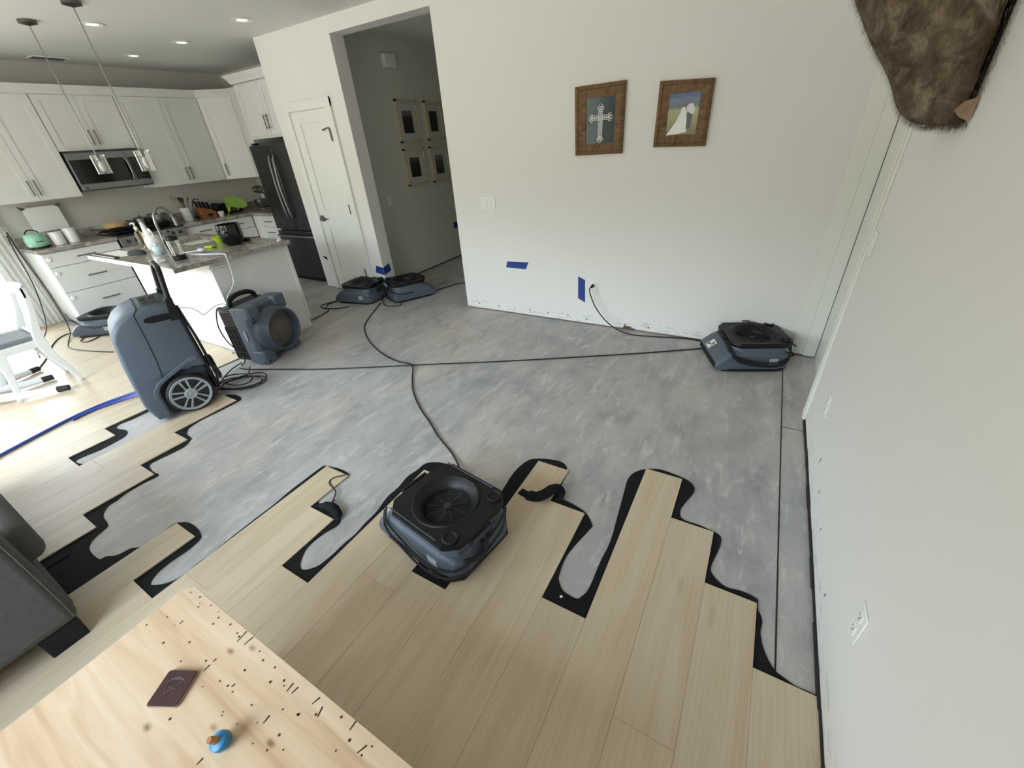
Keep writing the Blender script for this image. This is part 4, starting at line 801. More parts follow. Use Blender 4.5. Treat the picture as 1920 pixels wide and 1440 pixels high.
# rings in planes rising from the wall board: bottom edge follows prf, top edge on the wall
rings=[]
for k,(x,z_,wd) in enumerate(prf):
    f=k/(len(prf)-1); ring=[]
    for a in range(20):
        th=PI*a/19-PI/2    # half ellipse toward the room
        ring.append((x*math.cos(th)**.6 if math.cos(th)>1e-6 else 0.0,wd*math.sin(th)*(1-.0*f),z_+ (-.012+.10*f)*(1-math.cos(th))*.6))
    ring=[(min(p[0],-.002),p[1],p[2]) for p in ring]
    rings.append(ring)
m=M().loft(rings); bd=mesh('shoulder_skin',m,MT['fur'],mt,sub=1,smooth=60)
ft=M(); rr=random.Random(5)
for i in range(len(rings)-2):
    for a in range(19):
        p00,p01,p10,p11=[Vector(v) for v in (rings[i][a],rings[i][a+1],rings[i+1][a],rings[i+1][a+1])]
        nrm=(p01-p00).cross(p10-p00); 
        if nrm.length<1e-9: continue
        nrm.normalize(); ctr=Vector((-.05,0,(p00.z+p10.z)/2+.05))
        if nrm.dot(p00-ctr)<0:nrm=-nrm
        ar=((p01-p00).length*(p10-p00).length); cnt=int(min(60,8+ar*22000))
        for _ in range(cnt):
            u,v=rr.random(),rr.random(); p=p00*(1-u)*(1-v)+p01*u*(1-v)+p10*(1-u)*v+p11*u*v
            d_=(Vector((rr.uniform(-.2,.2),rr.uniform(-.2,.2),-1))+nrm*.55).normalized(); l=rr.uniform(.010,.022); s2=d_.cross(nrm).normalized()*.0006
            ft.add([p-s2,p+s2,p+d_*l+nrm*.002],[(0,1,2)])
fo=mesh('fur_strands',ft,MT['fur'],bd,smooth=0,recalc=False); fo['kind']='stuff'
mesh('hide_backing',M().box((-.010,-.125,.03),(-.001,.125,.58)),MT['void'],mt,bev=.003)
mesh('pale_hide_flap',M().add([(-.004,-.170,.012),(-.032,-.170,.026),(-.050,-.174,.045),(-.036,-.180,.066),(-.006,-.178,.074)],[(0,1,2,3,4)]),MT['hide'],mt,smooth=0)
# ============================================================ DINING CORNER
def frame_side(m,x0,x1,path):
    P=[Vector((0,a,b)) for a,b,_ in path]; n=len(P); L=[];Rr=[]
    for i in range(n):
        t=(P[min(i+1,n-1)]-P[max(i-1,0)]).normalized(); nn=Vector((0,-t.z,t.y))*path[i][2]/2; L.append(P[i]+nn);Rr.append(P[i]-nn)
    m.loft([[(x0,l.y,l.z),(x1,l.y,l.z),(x1,r.y,r.z),(x0,r.y,r.z)] for l,r in zip(L,Rr)])
def sm(path,k=4):
    return [(p.x,p.y,p.z) for p in spl(path,k)]
def chair(label,loc,rot):
    t=thing('dining_chair',label,'chair',loc,rot,'white dining chairs by the patio door')
    for s in (-1,1):
        x0,x1=(.175,.215) if s>0 else (-.215,-.175)
        m=M(); frame_side(m,x0,x1,sm([(-.205,0,.032),(-.178,.12,.038),(-.155,.25,.05),(-.145,.35,.065),(-.13,.405,.075)])); mesh('front_leg',m,MT['chairw'],t,bev=.004)
        m=M(); frame_side(m,x0,x1,sm([(.21,0,.034),(.175,.14,.040),(.135,.28,.055),(.125,.40,.07),(.14,.50,.055),(.185,.64,.042),(.215,.76,.040),(.222,.85,.045)])); mesh('rear_leg',m,MT['chairw'],t,bev=.004)
        m=M(); frame_side(m,x0+.003,x1-.003,[(-.165,.405,.058),(.12,.405,.062)]); mesh('side_rail',m,MT['chairw'],t,bev=.004)
    mesh('front_rail',M().box((-.19,-.19,.375),(.19,-.165,.435)),MT['chairw'],t,bev=.003)
    mesh('seat_pad',M().box((-.19,-.215,.425),(.19,.12,.472)),MT['cush'],t,bev=.016,seg=3)
    m=M(); 
    n=12; m.loft([[(x,.20+.035*(1-(x/.2)**2),.765+.0*x),(x,.225+.035*(1-(x/.2)**2),.765),(x,.235+.035*(1-(x/.2)**2),.86),(x,.21+.035*(1-(x/.2)**2),.86)] for x in [(-.215+.43*i/n) for i in range(n+1)]])
    mesh('top_rail',m,MT['chairw'],t,bev=.006)
    for x in (-.075,.0,.075):
        m=M(); frame_side(m,x-.018,x+.018,sm([(.145,.46,.014),(.185,.60,.014),(.225,.77,.014)])); mesh('back_splat',m,MT['chairw'],t,bev=.002)
    mesh('lower_rail',M().box((-.18,.13,.44),(.18,.155,.49)),MT['chairw'],t,bev=.003)
    return t
chair('white dining chair with grey seat pad, nearest and whole at the left edge',(-5.80,-3.005,.014),R(0))
chair('white dining chair farther left behind the near chair, mostly cut off',(-7.40,-3.35,.014),R(35))
tb=thing('dining_table','white round pedestal table with dark-capped feet behind the near chair','table',(-5.95,-3.70,.0108))
mesh('pedestal',M().lathe([(.09,.10),(.06,.16),(.045,.30),(.07,.42),(.05,.55),(.06,.66),(.16,.70)],n=24),MT['chairw'],tb)
mesh('tabletop',M().lathe([(.0001,.70),(.42,.70),(.45,.712),(.45,.728),(.44,.735),(.0001,.735)],n=48),MT['chairw'],tb)
for a,l in ((56,.86),(84,.72),(112,.78),(250,.7)):
    a=R(a); dx,dy=math.cos(a),math.sin(a)
    f=mesh('foot',M().tube(spl([(dx*.04,dy*.04,.16),(dx*.3,dy*.3,.09),(dx*.55*l/.7,dy*.55*l/.7,.045),(dx*l,dy*l,.03)],5),[.035]*10+[.03,.03,.028,.027,.026,.025],10),MT['chairw'],tb)
    mesh('foot_cap',M().cyl((dx*(l-.005),dy*(l-.005),.030),(dx*(l+.07),dy*(l+.07),.0275),.0275,.024,12),MT['grout'],f)
bn=thing('bench','low white bench with a grey lower pad behind the dining chair','bench',(-6.55,-3.42,.0108))
mesh('bench_top',M().box((-.42,-.30,.40),(.42,.27,.43)),MT['chairw'],bn,bev=.008)
mesh('lower_pad',M().box((-.40,-.28,.20),(.40,.25,.26)),MT['cush'],bn,bev=.02)
for sx in (-1,1):
    for sy in (-1,1): mesh('leg',M().box((sx*.36,sy*.24-.015,0),(sx*.40,sy*.24+.025,.40)),MT['chairw'],bn,bev=.004)
# curtains
def curtain_panel(y0,y1,label,zt=2.35,x=-7.965):
    m=M(); n=70; a=[];
    for i in range(n+1):
        f=i/n; y=y0+(y1-y0)*f; a.append((x+.026*math.sin(f*PI*14)+.01*math.sin(f*40),y))
    vs=[(p[0],p[1],.02) for p in a]+[(p[0]*.999,p[1],zt) for p in a]
    m.add(vs,[(i,i+1,n+2+i,n+1+i) for i in range(n)]); return tag(mesh('curtain',m,MT['curt'],smooth=60),label,'curtain')
curtain_panel(-2.62,-2.24,'gathered sheer white curtain hanging beside the kitchen drawers')
curtain_panel(-4.85,-4.45,'gathered sheer white curtain at the far side of the patio door')
rod=tag(mesh('curtain_rod',M().cyl((-7.965,-5.0,2.37),(-7.965,-2.2,2.37),.012,n=12),MT['nick']),'brushed metal curtain rod above the patio door','curtain rod')
# ============================================================ KITCHEN
CF=-7.42   # base cabinet fronts along the left wall
def shaker_x(m,y0,y1,z0,z1,x,st=.055,th=.018,rec=.007,flat=False):
    # a door or drawer front facing +X at plane x
    if flat: return m.box((x-th,y0,z0),(x,y1,z1))
    m.box((x-th,y0,z0),(x-rec,y1,z1)); m.box((x-rec,y0,z0),(x,y0+st,z1)); m.box((x-rec,y1-st,z0),(x,y1,z1)); m.box((x-rec,y0+st,z0),(x,y1-st,z0+st)); m.box((x-rec,y0+st,z1-st),(x,y1-st,z1)); return m
def shaker_y(m,x0,x1,z0,z1,y,st=.055,th=.018,rec=.007):
    m.box((x0,y+rec,z0),(x1,y+th,z1)); m.box((x0,y,z0),(x0+st,y+rec,z1)); m.box((x1-st,y,z0),(x1,y+rec,z1)); m.box((x0+st,y,z0),(x1-st,y+rec,z0+st)); m.box((x0+st,y,z1-st),(x1-st,y+rec,z1)); return m
def pull(p0,p1,out,parent):
    a,b,o=Vector(p0),Vector(p1),Vector(out); d_=(b-a)
    m=M().cyl(a+o,b+o,.006,n=8).cyl(a+d_*.12,a+d_*.12+o,.004,n=8).cyl(a+d_*.88,a+d_*.88+o,.004,n=8)
    return mesh('bar_pull',m,MT['nick'],parent)
# --- base drawers left of the range
t=thing('base_cabinet','white three-drawer base cabinet left of the range, nearest the curtain','cabinet',(0,0,0))
mesh('carcass',M().box((-8.025,-2.19,.10),(CF-.02,-1.47,.875)).box((-8.02,-2.17,.012),(CF-.09,-1.47,.10)),MT['white'],t,smooth=0)
mesh('toe_kick_shade',M().box((CF-.092,-2.18,.012),(CF-.088,-1.47,.10)),MT['blk'],t,smooth=0)  # black strip paints the shadow under the drawers onto the toe kick
for z0,z1 in ((.715,.865),(.425,.705),(.12,.415)):
    d_=mesh('drawer_front',shaker_x(M(),-2.185,-1.472,z0,z1,CF,flat=True),MT['white'],t,bev=.002)
    zc=(z0+z1)/2 if z1>.8 else z1-.14; pull((CF,-1.91,zc),(CF,-1.73,zc),(.03,0,0),d_)
    mesh('child_lock',M().lathe([(.0001,.012),(.016,.012),(.024,.006),(.026,0)],(CF,-2.145,z1-.06),20,axis=0),MT['plate'],d_)
# --- cabinets right of the range
t=thing('base_cabinet','white base cabinet right of the range behind the island, running to the corner','cabinet',(0,0,0))
mesh('carcass',M().box((-8.025,-.695,.10),(CF-.02,.905,.875)).box((-8.02,-.695,0),(CF-.09,.905,.10)),MT['white'],t,smooth=0)
for a,b in ((-.69,-.22),(-.215,.28)):
    d_=mesh('drawer_front',shaker_x(M(),a,b,.715,.865,CF,flat=True),MT['white'],t,bev=.002); pull((CF,(a+b)/2-.08,.79),(CF,(a+b)/2+.08,.79),(.03,0,0),d_)
    d_=mesh('cabinet_door',shaker_x(M(),a,b,.12,.705,CF),MT['white'],t,smooth=0)
t=thing('base_cabinet','narrow white base cabinet with small drawers between corner and fridge','cabinet',(0,0,0))
mesh('carcass',M().box((CF+.005,.31,.10),(-6.655,.905,.875)).box((CF+.01,.38,0),(-6.655,.905,.10)),MT['white'],t,smooth=0)
mesh('cabinet_door',shaker_y(M(),-7.40,-7.17,.12,.865,.29),MT['white'],t,smooth=0)
for z0,z1 in ((.715,.865),(.565,.705),(.345,.555),(.12,.335)):
    d_=mesh('drawer_front',M().box((-7.165,.29,z0),(-6.66,.308,z1)),MT['white'],t,bev=.002); pull((-7.09,.29,(z0+z1)/2),(-6.93,.29,(z0+z1)/2),(0,-.03,0),d_)
# counters
t=thing('countertop','grey-brown granite counter left of the range with kettle and canisters','countertop',(0,0,0))
mesh('slab',M().box((-8.028,-2.215,.877),(-7.385,-1.465,.915)),MT['gran'],t,bev=.004)
mesh('backsplash_strip',M().box((-8.028,-2.19,.915),(-8.005,-1.465,1.015)),MT['gran'],t,bev=.002)
t=thing('countertop','grey-brown granite counter right of the range, turning the corner to the fridge','countertop',(0,0,0))
mesh('slab',M().prism([(-8.028,-.695),(-7.385,-.695),(-7.385,.255),(-6.65,.255),(-6.65,.912),(-8.028,.912)],2,.877,.915),MT['gran'],t,bev=.004,smooth=0)
mesh('backsplash_strip',M().box((-8.028,-.695,.915),(-8.005,.912,1.015)).box((-8.005,.889,.915),(-6.65,.912,1.015)),MT['gran'],t,bev=.002)
# uppers
def uppers(label,y0,y1,z0,z1,pulls='low',x=-7.70):
    t=thing('wall_cabinet',label,'cabinet',(0,0,0),0,'white shaker wall cabinets')
    mesh('carcass',M().box((-8.026,y0,z0),(x-.018,y1,z1)),MT['white'],t,smooth=0)
    ym=(y0+y1)/2
    for s,(a,b) in enumerate(((y0+.003,ym-.0015),(ym+.0015,y1-.003))):
        d_=mesh('cabinet_door',shaker_x(M(),a,b,z0+.004,z1-.003,x,st=.062),MT['white'],t,smooth=0)
        yp=(ym-.028) if s==0 else (ym+.028); pull((x,yp,z0+.05),(x,yp,z0+.21),(.028,0,0),d_)
    return t
uppers('white two-door wall cabinet left of the microwave',-2.24,-1.47,1.38,2.40)
uppers('short white two-door wall cabinet right above the microwave',-1.465,-.70,1.845,2.40)
uppers('white two-door wall cabinet right of the microwave',-.695,.275,1.38,2.40)
t=thing('wall_cabinet','white diagonal corner wall cabinet with a single door','cabinet',(0,0,0))
P=[(-8.026,.28),(-7.70,.28),(-7.38,.60),(-7.38,.908),(-8.026,.908)]
mesh('carcass',M().prism(P,2,1.38,2.40),MT['white'],t,smooth=0)
dd=M(); shaker_y(dd,0,.42,1.384,2.397,0,st=.058)
o=mesh('cabinet_door',dd,MT['white'],t,smooth=0); o.location=(-7.685,.278,0); o.rotation_euler=(0,0,R(45))
pull((.045,0,1.43),(.045,0,1.59),(0,-.028,0),o)
t=thing('wall_cabinet','narrow white wall cabinet panel between the corner cabinet and the fridge cabinet','cabinet',(0,0,0))
mesh('carcass',M().box((-7.378,.60,1.38),(-6.64,.908,2.40)),MT['white'],t,smooth=0)
t=thing('wall_cabinet','deep white two-door cabinet above the fridge','cabinet',(0,0,0))
mesh('carcass',M().box((-6.625,.225,1.84),(-5.662,.908,2.44)).box((-6.645,.225,.0),(-6.625,.908,2.44)),MT['white'],t,smooth=0)
for s,(a,b) in enumerate(((-6.62,-6.145),(-6.142,-5.665))):
    d_=mesh('cabinet_door',shaker_y(M(),a,b,1.87,2.425,.205,st=.062),MT['white'],t,smooth=0); xp=-6.175 if s==0 else -6.112; pull((xp,.205,1.93),(xp,.205,2.09),(0,-.028,0),d_)
# crown moulding as one run per cabinet line
def crown_path(pts,z0,z1,out,name_lab):
    # pts: polyline of the cabinet face line with outward normals per point
    prof=[(0,z0),(.012,z0),(.018,z0+.02),(.035,z0+.05),(.055,z1-.015),(.06,z1),(0,z1)]
    rings=[[(p[0]+n_[0]*o_,p[1]+n_[1]*o_,z_) for o_,z_ in prof] for p,n_ in pts]
    o=mesh('crown_moulding',M().loft(rings),MT['white'],smooth=30); return tag(o,name_lab,'moulding')
q=1/math.sqrt(2)
crown_path([((-7.70,-2.25),(1,0)),((-7.70,.275),(1,-.41)),((-7.385,.595),(.41,-1)),((-6.65,.60),(0,-1))],2.40,2.485,None,'white crown moulding along the top of the wall cabinets, bending at the corner')
crown_path([((-6.648,.60),(-1,0)),((-6.648,.205),(-1,-1)),((-5.66,.205),(0,-1))],2.44,2.53,None,'white crown moulding on top of the deep fridge cabinet')
# microwave
t=thing('microwave','stainless over-the-range microwave with black glass and curved handle','microwave',(-7.85,-1.08,1.425))
def bx(name,a,b,mat,p,bev=0): return mesh(name,M().box((a[0]+7.85,a[1]+1.08,a[2]-1.425),(b[0]+7.85,b[1]+1.08,b[2]-1.425)),MT[mat],p,bev=bev)
bx('case',(-8.02,-1.46,1.425),(-7.66,-.703,1.838),'dsteel',t,.004)
d_=bx('door',(-7.66,-1.455,1.435),(-7.635,-.885,1.835),'steel',t,.004)
bx('door_glass',(-7.635,-1.452,1.50),(-7.632,-.89,1.755),'blkgls',d_)
bx('control_panel',(-7.66,-.882,1.435),(-7.635,-.706,1.835),'steel',t,.004); bx('panel_glass',(-7.635,-.87,1.50),(-7.632,-.712,1.755),'blkgls',t)
mesh('door_handle',M().tube(spl([(.215,.175,.06),(.245,.178,.13),(.258,.18,.2),(.245,.178,.28),(.215,.175,.35)],6),.011,10),MT['steel'],d_)
bx('vent_grille',(-7.655,-1.455,1.822),(-7.634,-.706,1.836),'gryd',t)
mesh('round_badge',M().lathe([(.0001,.002),(.010,.002)],(.215,-.33,.03),20,axis=0),MT['dsteel'],d_)
# range
t=thing('range','stainless gas range with black cooktop and front knobs behind the island','range',(-7.70,-1.08,0))
mesh('range_body',M().box((-.32,-.378,.02),(.30,.378,.90)),MT['dsteel'],t,bev=.004)
mesh('cooktop',M().box((-.32,-.378,.90),(.315,.378,.925)),MT['blkgls'],t,bev=.006)
d_=mesh('oven_door',M().box((.30,-.375,.15),(.325,.375,.74)),MT['steel'],t,bev=.004); mesh('oven_handle',M().cyl((.36,-.33,.70),(.36,.33,.70),.011,n=10).cyl((.32,-.3,.70),(.36,-.3,.70),.008,n=8).cyl((.32,.3,.70),(.36,.3,.70),.008,n=8),MT['steel'],d_)
mesh('oven_window',M().box((.325,-.26,.28),(.327,.26,.58)),MT['blkgls'],d_)
mesh('knob_panel',M().prism([(.29,.78),(.345,.78),(.325,.90),(.29,.90)],1,-.378,.378),MT['steel'],t,bev=.003)
for k,y in enumerate((-.30,-.21,0,.21,.30)): mesh('knob',M().lathe([(.0001,.034),(.018,.034),(.021,.006),(.024,0)],(.334,y,.842),20,axis=0),MT['dsteel'],t)
for y in (-.24,0,.24):
    m=M()
    for dx in (-.26,-.16,-.06,.04,.14,.24): m.box((dx-.005,y-.115,.945),(dx+.005,y+.115,.955))
    for dy in (-.11,0,.11): m.box((-.27,y+dy-.005,.935),(.26,y+dy+.005,.953))
    m.box((-.27,y-.115,.925),(-.26,y-.105,.94)).box((.25,y+.105,.925),(.26,y+.115,.94)).box((-.27,y+.105,.925),(-.26,y+.115,.94)).box((.25,y-.115,.925),(.26,y-.105,.94))
    mesh('burner_grate',m,MT['blk'],t,smooth=0)
# fridge
t=thing('fridge','dark stainless french-door fridge with curved handles and a bottom freezer','fridge',(-6.125,.5,0))
mesh('case',M().box((-.455,-.33,.02),(.455,.38,1.775)),MT['gryd'],t,bev=.004)
dl=[]
for x0,x1 in ((-.455,-.003),(.003,.455)): dl.append(mesh('fridge_door',M().box((x0,-.395,.735),(x1,-.335,1.77)),MT['dsteel'],t,bev=.01,seg=3))
fz=mesh('freezer_drawer',M().box((-.455,-.395,.06),(.455,-.335,.715)),MT['dsteel'],t,bev=.01,seg=3)
for dx,s in ((-.045,dl[0]),(.045,dl[1])): mesh('door_handle',M().tube(spl([(dx,-.395,1.63),(dx*1.0,-.435,1.60),(dx*.8,-.46,1.27),(dx,-.435,.94),(dx,-.395,.91)],6),.015,10),MT['steel'],s)
mesh('freezer_handle',M().tube(spl([(-.40,-.395,.655),(-.38,-.44,.655),(0,-.455,.655),(.38,-.44,.655),(.40,-.395,.655)],6),.014,10),MT['steel'],fz)
mesh('hinge_cover',M().box((-.44,-.36,1.775),(-.36,-.30,1.795)).box((.36,-.36,1.775),(.44,-.30,1.795)),MT['blk'],t,smooth=0)
mesh('base_grille',M().box((-.44,-.34,.0),(.44,-.32,.06)),MT['blk'],t,smooth=0)
# island
t=thing('kitchen_island','white kitchen island base with a bright drywall knee wall','island',(0,0,0))
mesh('knee_wall',M().box((-6.23,-1.825,.0),(-4.585,-1.70,.877)),MT['wallp'],t,smooth=0)
mesh('cabinet_body',M().box((-6.23,-1.70,.0),(-4.605,-1.10,.877)),MT['white'],t,smooth=0)
mesh('end_panel',M().box((-4.605,-1.70,.0),(-4.585,-1.085,.877)),MT['white'],t,bev=.002)
mesh('cleat',M().box((-4.605,-1.825,.82),(-4.57,-1.71,.845)),MT['white'],t,bev=.003)
mesh('corner_stile',M().box((-4.60,-1.10,.10),(-4.575,-1.07,.877)),MT['white'],t,bev=.002)
for x in (-5.9,-5.6,-5.3,-5.02,-4.8): mesh('screw_hole',M().disc((x,-1.827,.065),.007,(0,-1,0),8),MT['hole'],t,smooth=0)
t=thing('countertop','granite island top with an undermount sink','countertop',(0,0,0))
sx0,sx1,sy0,sy1=-6.02,-5.50,-1.50,-1.17
IT=M(); X0,X1,Y0,Y1=-6.28,-4.525,-2.115,-1.055
for a,b,c,e in ((X0,sx0,Y0,Y1),(sx1,X1,Y0,Y1),(sx0,sx1,Y0,sy0),(sx0,sx1,sy1,Y1)): IT.box((a,c,.877),(b,e,.915))
mesh('slab',IT,MT['gran'],t,smooth=0)
mesh('sink_basin',M().box((sx0-.01,sy0-.01,.70),(sx1+.01,sy1+.01,.705)).box((sx0-.01,sy0-.01,.70),(sx0-.005,sy1+.01,.878)).box((sx1+.005,sy0-.01,.70),(sx1+.01,sy1+.01,.878)).box((sx0,sy0-.01,.70),(sx1,sy0-.005,.878)).box((sx0,sy1+.005,.70),(sx1,sy1+.01,.878)),MT['steel'],t,smooth=0)
CZ=.9155
t=thing('faucet','arched brushed-steel pull-down faucet at the island sink','faucet',(-5.80,-1.60,CZ))
mesh('faucet_body',M().lathe([(.028,0),(.028,.008),(.018,.02),(.016,.10),(.014,.12)],n=20).tube(spl([(0,0,.10),(0,-.0,.22),(0,.02,.30),(0,.07,.355),(0,.13,.345),(0,.165,.29),(0,.175,.24)],7),.0125,12),MT['steel'],t)
mesh('spray_head',M().cyl((0,.175,.245),(0,.18,.17),.016,.019,14),MT['steel'],t)
mesh('lever',M().tube([(.016,0,.08),(.05,0,.10),(.09,0,.13)],[.008,.006,.005],8),MT['steel'],t)
# ------------------------------------------------------------ small things on the island
def lathe_thing(name,label,cat,prof,mat,loc,n=28,**k):
    o=mesh(name,M().lathe(prof,n=n),MT[mat] if isinstance(mat,str) else mat,loc=loc,**k); return tag(o,label,cat)
t=thing('soap_dispenser','clear soap bottle of amber liquid with white pump on the island','soap bottle',(-6.03,-1.70,CZ))
mesh('bottle',M().lathe([(.030,0),(.036,.005),(.036,.13),(.030,.155),(.014,.17),(.012,.18)],n=24),MT['soap'],t)
mesh('pump',M().lathe([(.016,.176),(.016,.20),(.006,.205),(.006,.225),(.013,.228),(.013,.24),(.0001,.242)],n=16).tube([(0,0,.234),(-.03,-.01,.236),(-.045,-.015,.226)],.005,8),MT['plate'],t)
t=thing('pitcher','white lidded pitcher jug beside the island faucet','pitcher',(-5.68,-1.735,CZ))
mesh('jug_body',M().lathe([(.0001,0),(.055,0),(.068,.02),(.07,.09),(.062,.125),(.05,.135),(.0001,.14)],n=28),MT['glaze'],t)
mesh('spout_neck',M().tube([(-.03,.0,.11),(-.05,.0,.17),(-.065,0,.24),(-.075,0,.255)],[.034,.028,.018,.012],14),MT['glaze'],t)
mesh('jug_handle',M().tube(spl([(.05,0,.10),(.06,0,.16),(.02,0,.20),(.0,0,.16)],5),.007,8),MT['glaze'],t)
t=thing('french_press','glass french press with black lid, handle and base on the island corner','french press',(-4.86,-1.90,CZ))
mesh('press_base',M().lathe([(.0001,0),(.048,0),(.052,.01),(.052,.035),(.046,.04),(.0001,.04)],n=28),MT['blk'],t)
mesh('beaker',M().lathe([(.046,.04),(.046,.165),(.043,.165),(.043,.042)],n=28),MT['glass'],t)
mesh('press_lid',M().lathe([(.048,.163),(.050,.18),(.042,.195),(.012,.20),(.003,.205),(.003,.225),(.012,.23),(.012,.24),(.0001,.244)],n=24),MT['blk'],t)
mesh('press_handle',M().tube(spl([(-.045,-.01,.172),(-.085,-.02,.17),(-.09,-.02,.10),(-.075,-.015,.03),(-.05,-.01,.02)],5),.009,8),MT['blk'],t)
t=thing('air_fryer_pot','glossy black rounded pot standing on the island by the green bowl','pot',(-4.98,-1.35,CZ))
mesh('pot_body',M().lathe([(.0001,0),(.065,0),(.092,.03),(.106,.09),(.105,.15),(.10,.19),(.098,.192),(.094,.19),(.098,.15),(.0001,.13)],n=36),MT['blkgls'],t)
mesh('side_handle',M().box((-.02,-.112,.13),(.02,-.096,.15)),MT['blk'],t,bev=.004)
lathe_thing('bowl','lime green bowl beside the black pot on the island','bowl',[(.0001,0),(.03,0),(.034,.008),(.06,.05),(.068,.065),(.064,.065),(.055,.047),(.03,.014),(.0001,.012)],'lime',(-5.26,-1.335,CZ))
t=thing('skillet','small dark red handled pan lying behind the black pot','pan',(-5.06,-1.20,CZ))
mesh('pan_body',M().lathe([(.0001,0),(.05,0),(.062,.022),(.059,.022),(.048,.004),(.0001,.004)],n=28),MT['blk'],t)
mesh('pan_handle',M().tube([(.055,.0,.02),(.10,.02,.03),(.20,.05,.034)],[.008,.011,.009],8,flat=.6),MT['red'],t)
lathe_thing('jar','small pale blue jar with a rounded belly near the island corner','jar',[(.0001,0),(.03,0),(.045,.02),(.048,.045),(.038,.07),(.02,.08),(.018,.092),(.008,.10),(.0001,.104)],'sky_b',(-5.40,-1.83,CZ))
m=M(); 
P=[(0,0),(.06,-.02),(.13,-.01),(.20,.02),(.23,.06),(.19,.10),(.12,.12),(.05,.11),(.0,.07)]
n_=len(P); m.add([(a,b,0) for a,b in P]+[(a*.9+.01,b*.9+.006,.022) for a,b in P]+[(a*.6+.04,b*.6+.02,.038) for a,b in P],[(i,(i+1)%n_,n_+(i+1)%n_,n_+i) for i in range(n_)]+[(n_+i,n_+(i+1)%n_,2*n_+(i+1)%n_,2*n_+i) for i in range(n_)]+[tuple(range(2*n_,3*n_))])
tag(mesh('folded_cloth',m,MT['mask'],loc=(-5.78,-1.96,CZ+.002),sub=1),'dark green folded cloth lying on white papers on the island','cloth')
tag(mesh('paper_sheets',M().box((-6.20,-2.09,CZ),(-5.70,-1.88,CZ+.0012)),MT['paper'],smooth=0),'white paper sheets at the left end of the island top','paper')
o=tag(mesh('ruler_tray',M().box((-.26,-.022,0),(.26,.022,.012)),MT['nick'],loc=(-5.93,-2.075,CZ+.0014),bev=.003),'long dark metal strip lying on the papers along the island edge','strip')
t=thing('charger','white cable bundle with plug in front of the french press','charger',(-5.03,-2.0,CZ))
mesh('plug_block',M().box((-.03,-.02,0),(.02,.025,.03)),MT['plate'],t,bev=.005)
mesh('cable',M().tube(spl([(.02,0,.008),(.08,.02,.006),(.10,-.03,.006),(.02,-.05,.006),(-.08,-.04,.006),(-.10,.02,.006),(-.05,.04,.006)],5),.004,6),MT['plate'],t)
t=thing('handset','lilac-white rounded handset on a cable lying on the island','handset',(-4.98,-1.66,CZ))
mesh('handset_body',M().sphere((0,0,.018),.05,16,(1.0,.55,.36)),MT['pink'],t)
mesh('cable',M().tube(spl([(-.045,-.01,.012),(-.10,-.04,.006),(-.14,-.09,.006),(-.13,-.15,.006)],5),.005,8),MT['plate'],t)
m=M().tube([(-.13,-.02,.006),(.13,.02,.006)],.006,8); o=tag(mesh('marker',m,MT['hose'],loc=(-4.70,-1.68,CZ)),'slim blue pen-like stick at the island edge under the white cord','marker')
tag(mesh('sponge',M().box((-.045,-.03,0),(.045,.03,.02)),MT['lime'],loc=(-5.10,-1.52,CZ),bev=.005,rotz=R(20)),'small yellow-green sponge flat on the island by the black pot','sponge')
t=thing('corner_clamp','small clear plastic clip on the far corner of the island top','clip',(-4.60,-1.12,CZ)); mesh('clip_body',M().box((-.02,-.015,0),(.02,.015,.012)),MT['plate'],t,bev=.003); mesh('clip_post',M().cyl((0,0,.012),(0,0,.035),.006,n=10),MT['plate'],t)
t=thing('leaf_vase','clear bud vase holding a single big green leaf on the island','vase',(-5.32,-1.18,CZ))
mesh('vase_glass',M().lathe([(.0001,0),(.028,0),(.034,.03),(.020,.07),(.014,.10),(.018,.115),(.015,.115),(.011,.10),(.017,.07),(.0001,.004)],n=24),MT['glass'],t)
mesh('stem',M().tube(spl([(0,0,.02),(.01,.01,.15),(.05,.05,.27),(.09,.08,.33)],5),.004,8),MT['leaf'],t)
m=M(); c_=Vector((.10,.09,.34)); d1_=Vector((.38,.80,-.22)).normalized(); d2_=Vector((-.55,.30,.72)).normalized(); nl=d1_.cross(d2_)
hl=[]
for k in range(28):
    a=2*PI*k/28; r_=.5+.5*abs(math.cos(a/2))**.8; hl.append(c_+d1_*(.125*r_*math.cos(a)+.0)+d2_*(.075*r_*math.sin(a))+nl*(.02*abs(math.sin(a))))
m.add([c_]+hl,[(0,1+k,1+(k+1)%28) for k in range(28)])
mesh('leaf_blade',m,MT['leaf'],t,smooth=60)
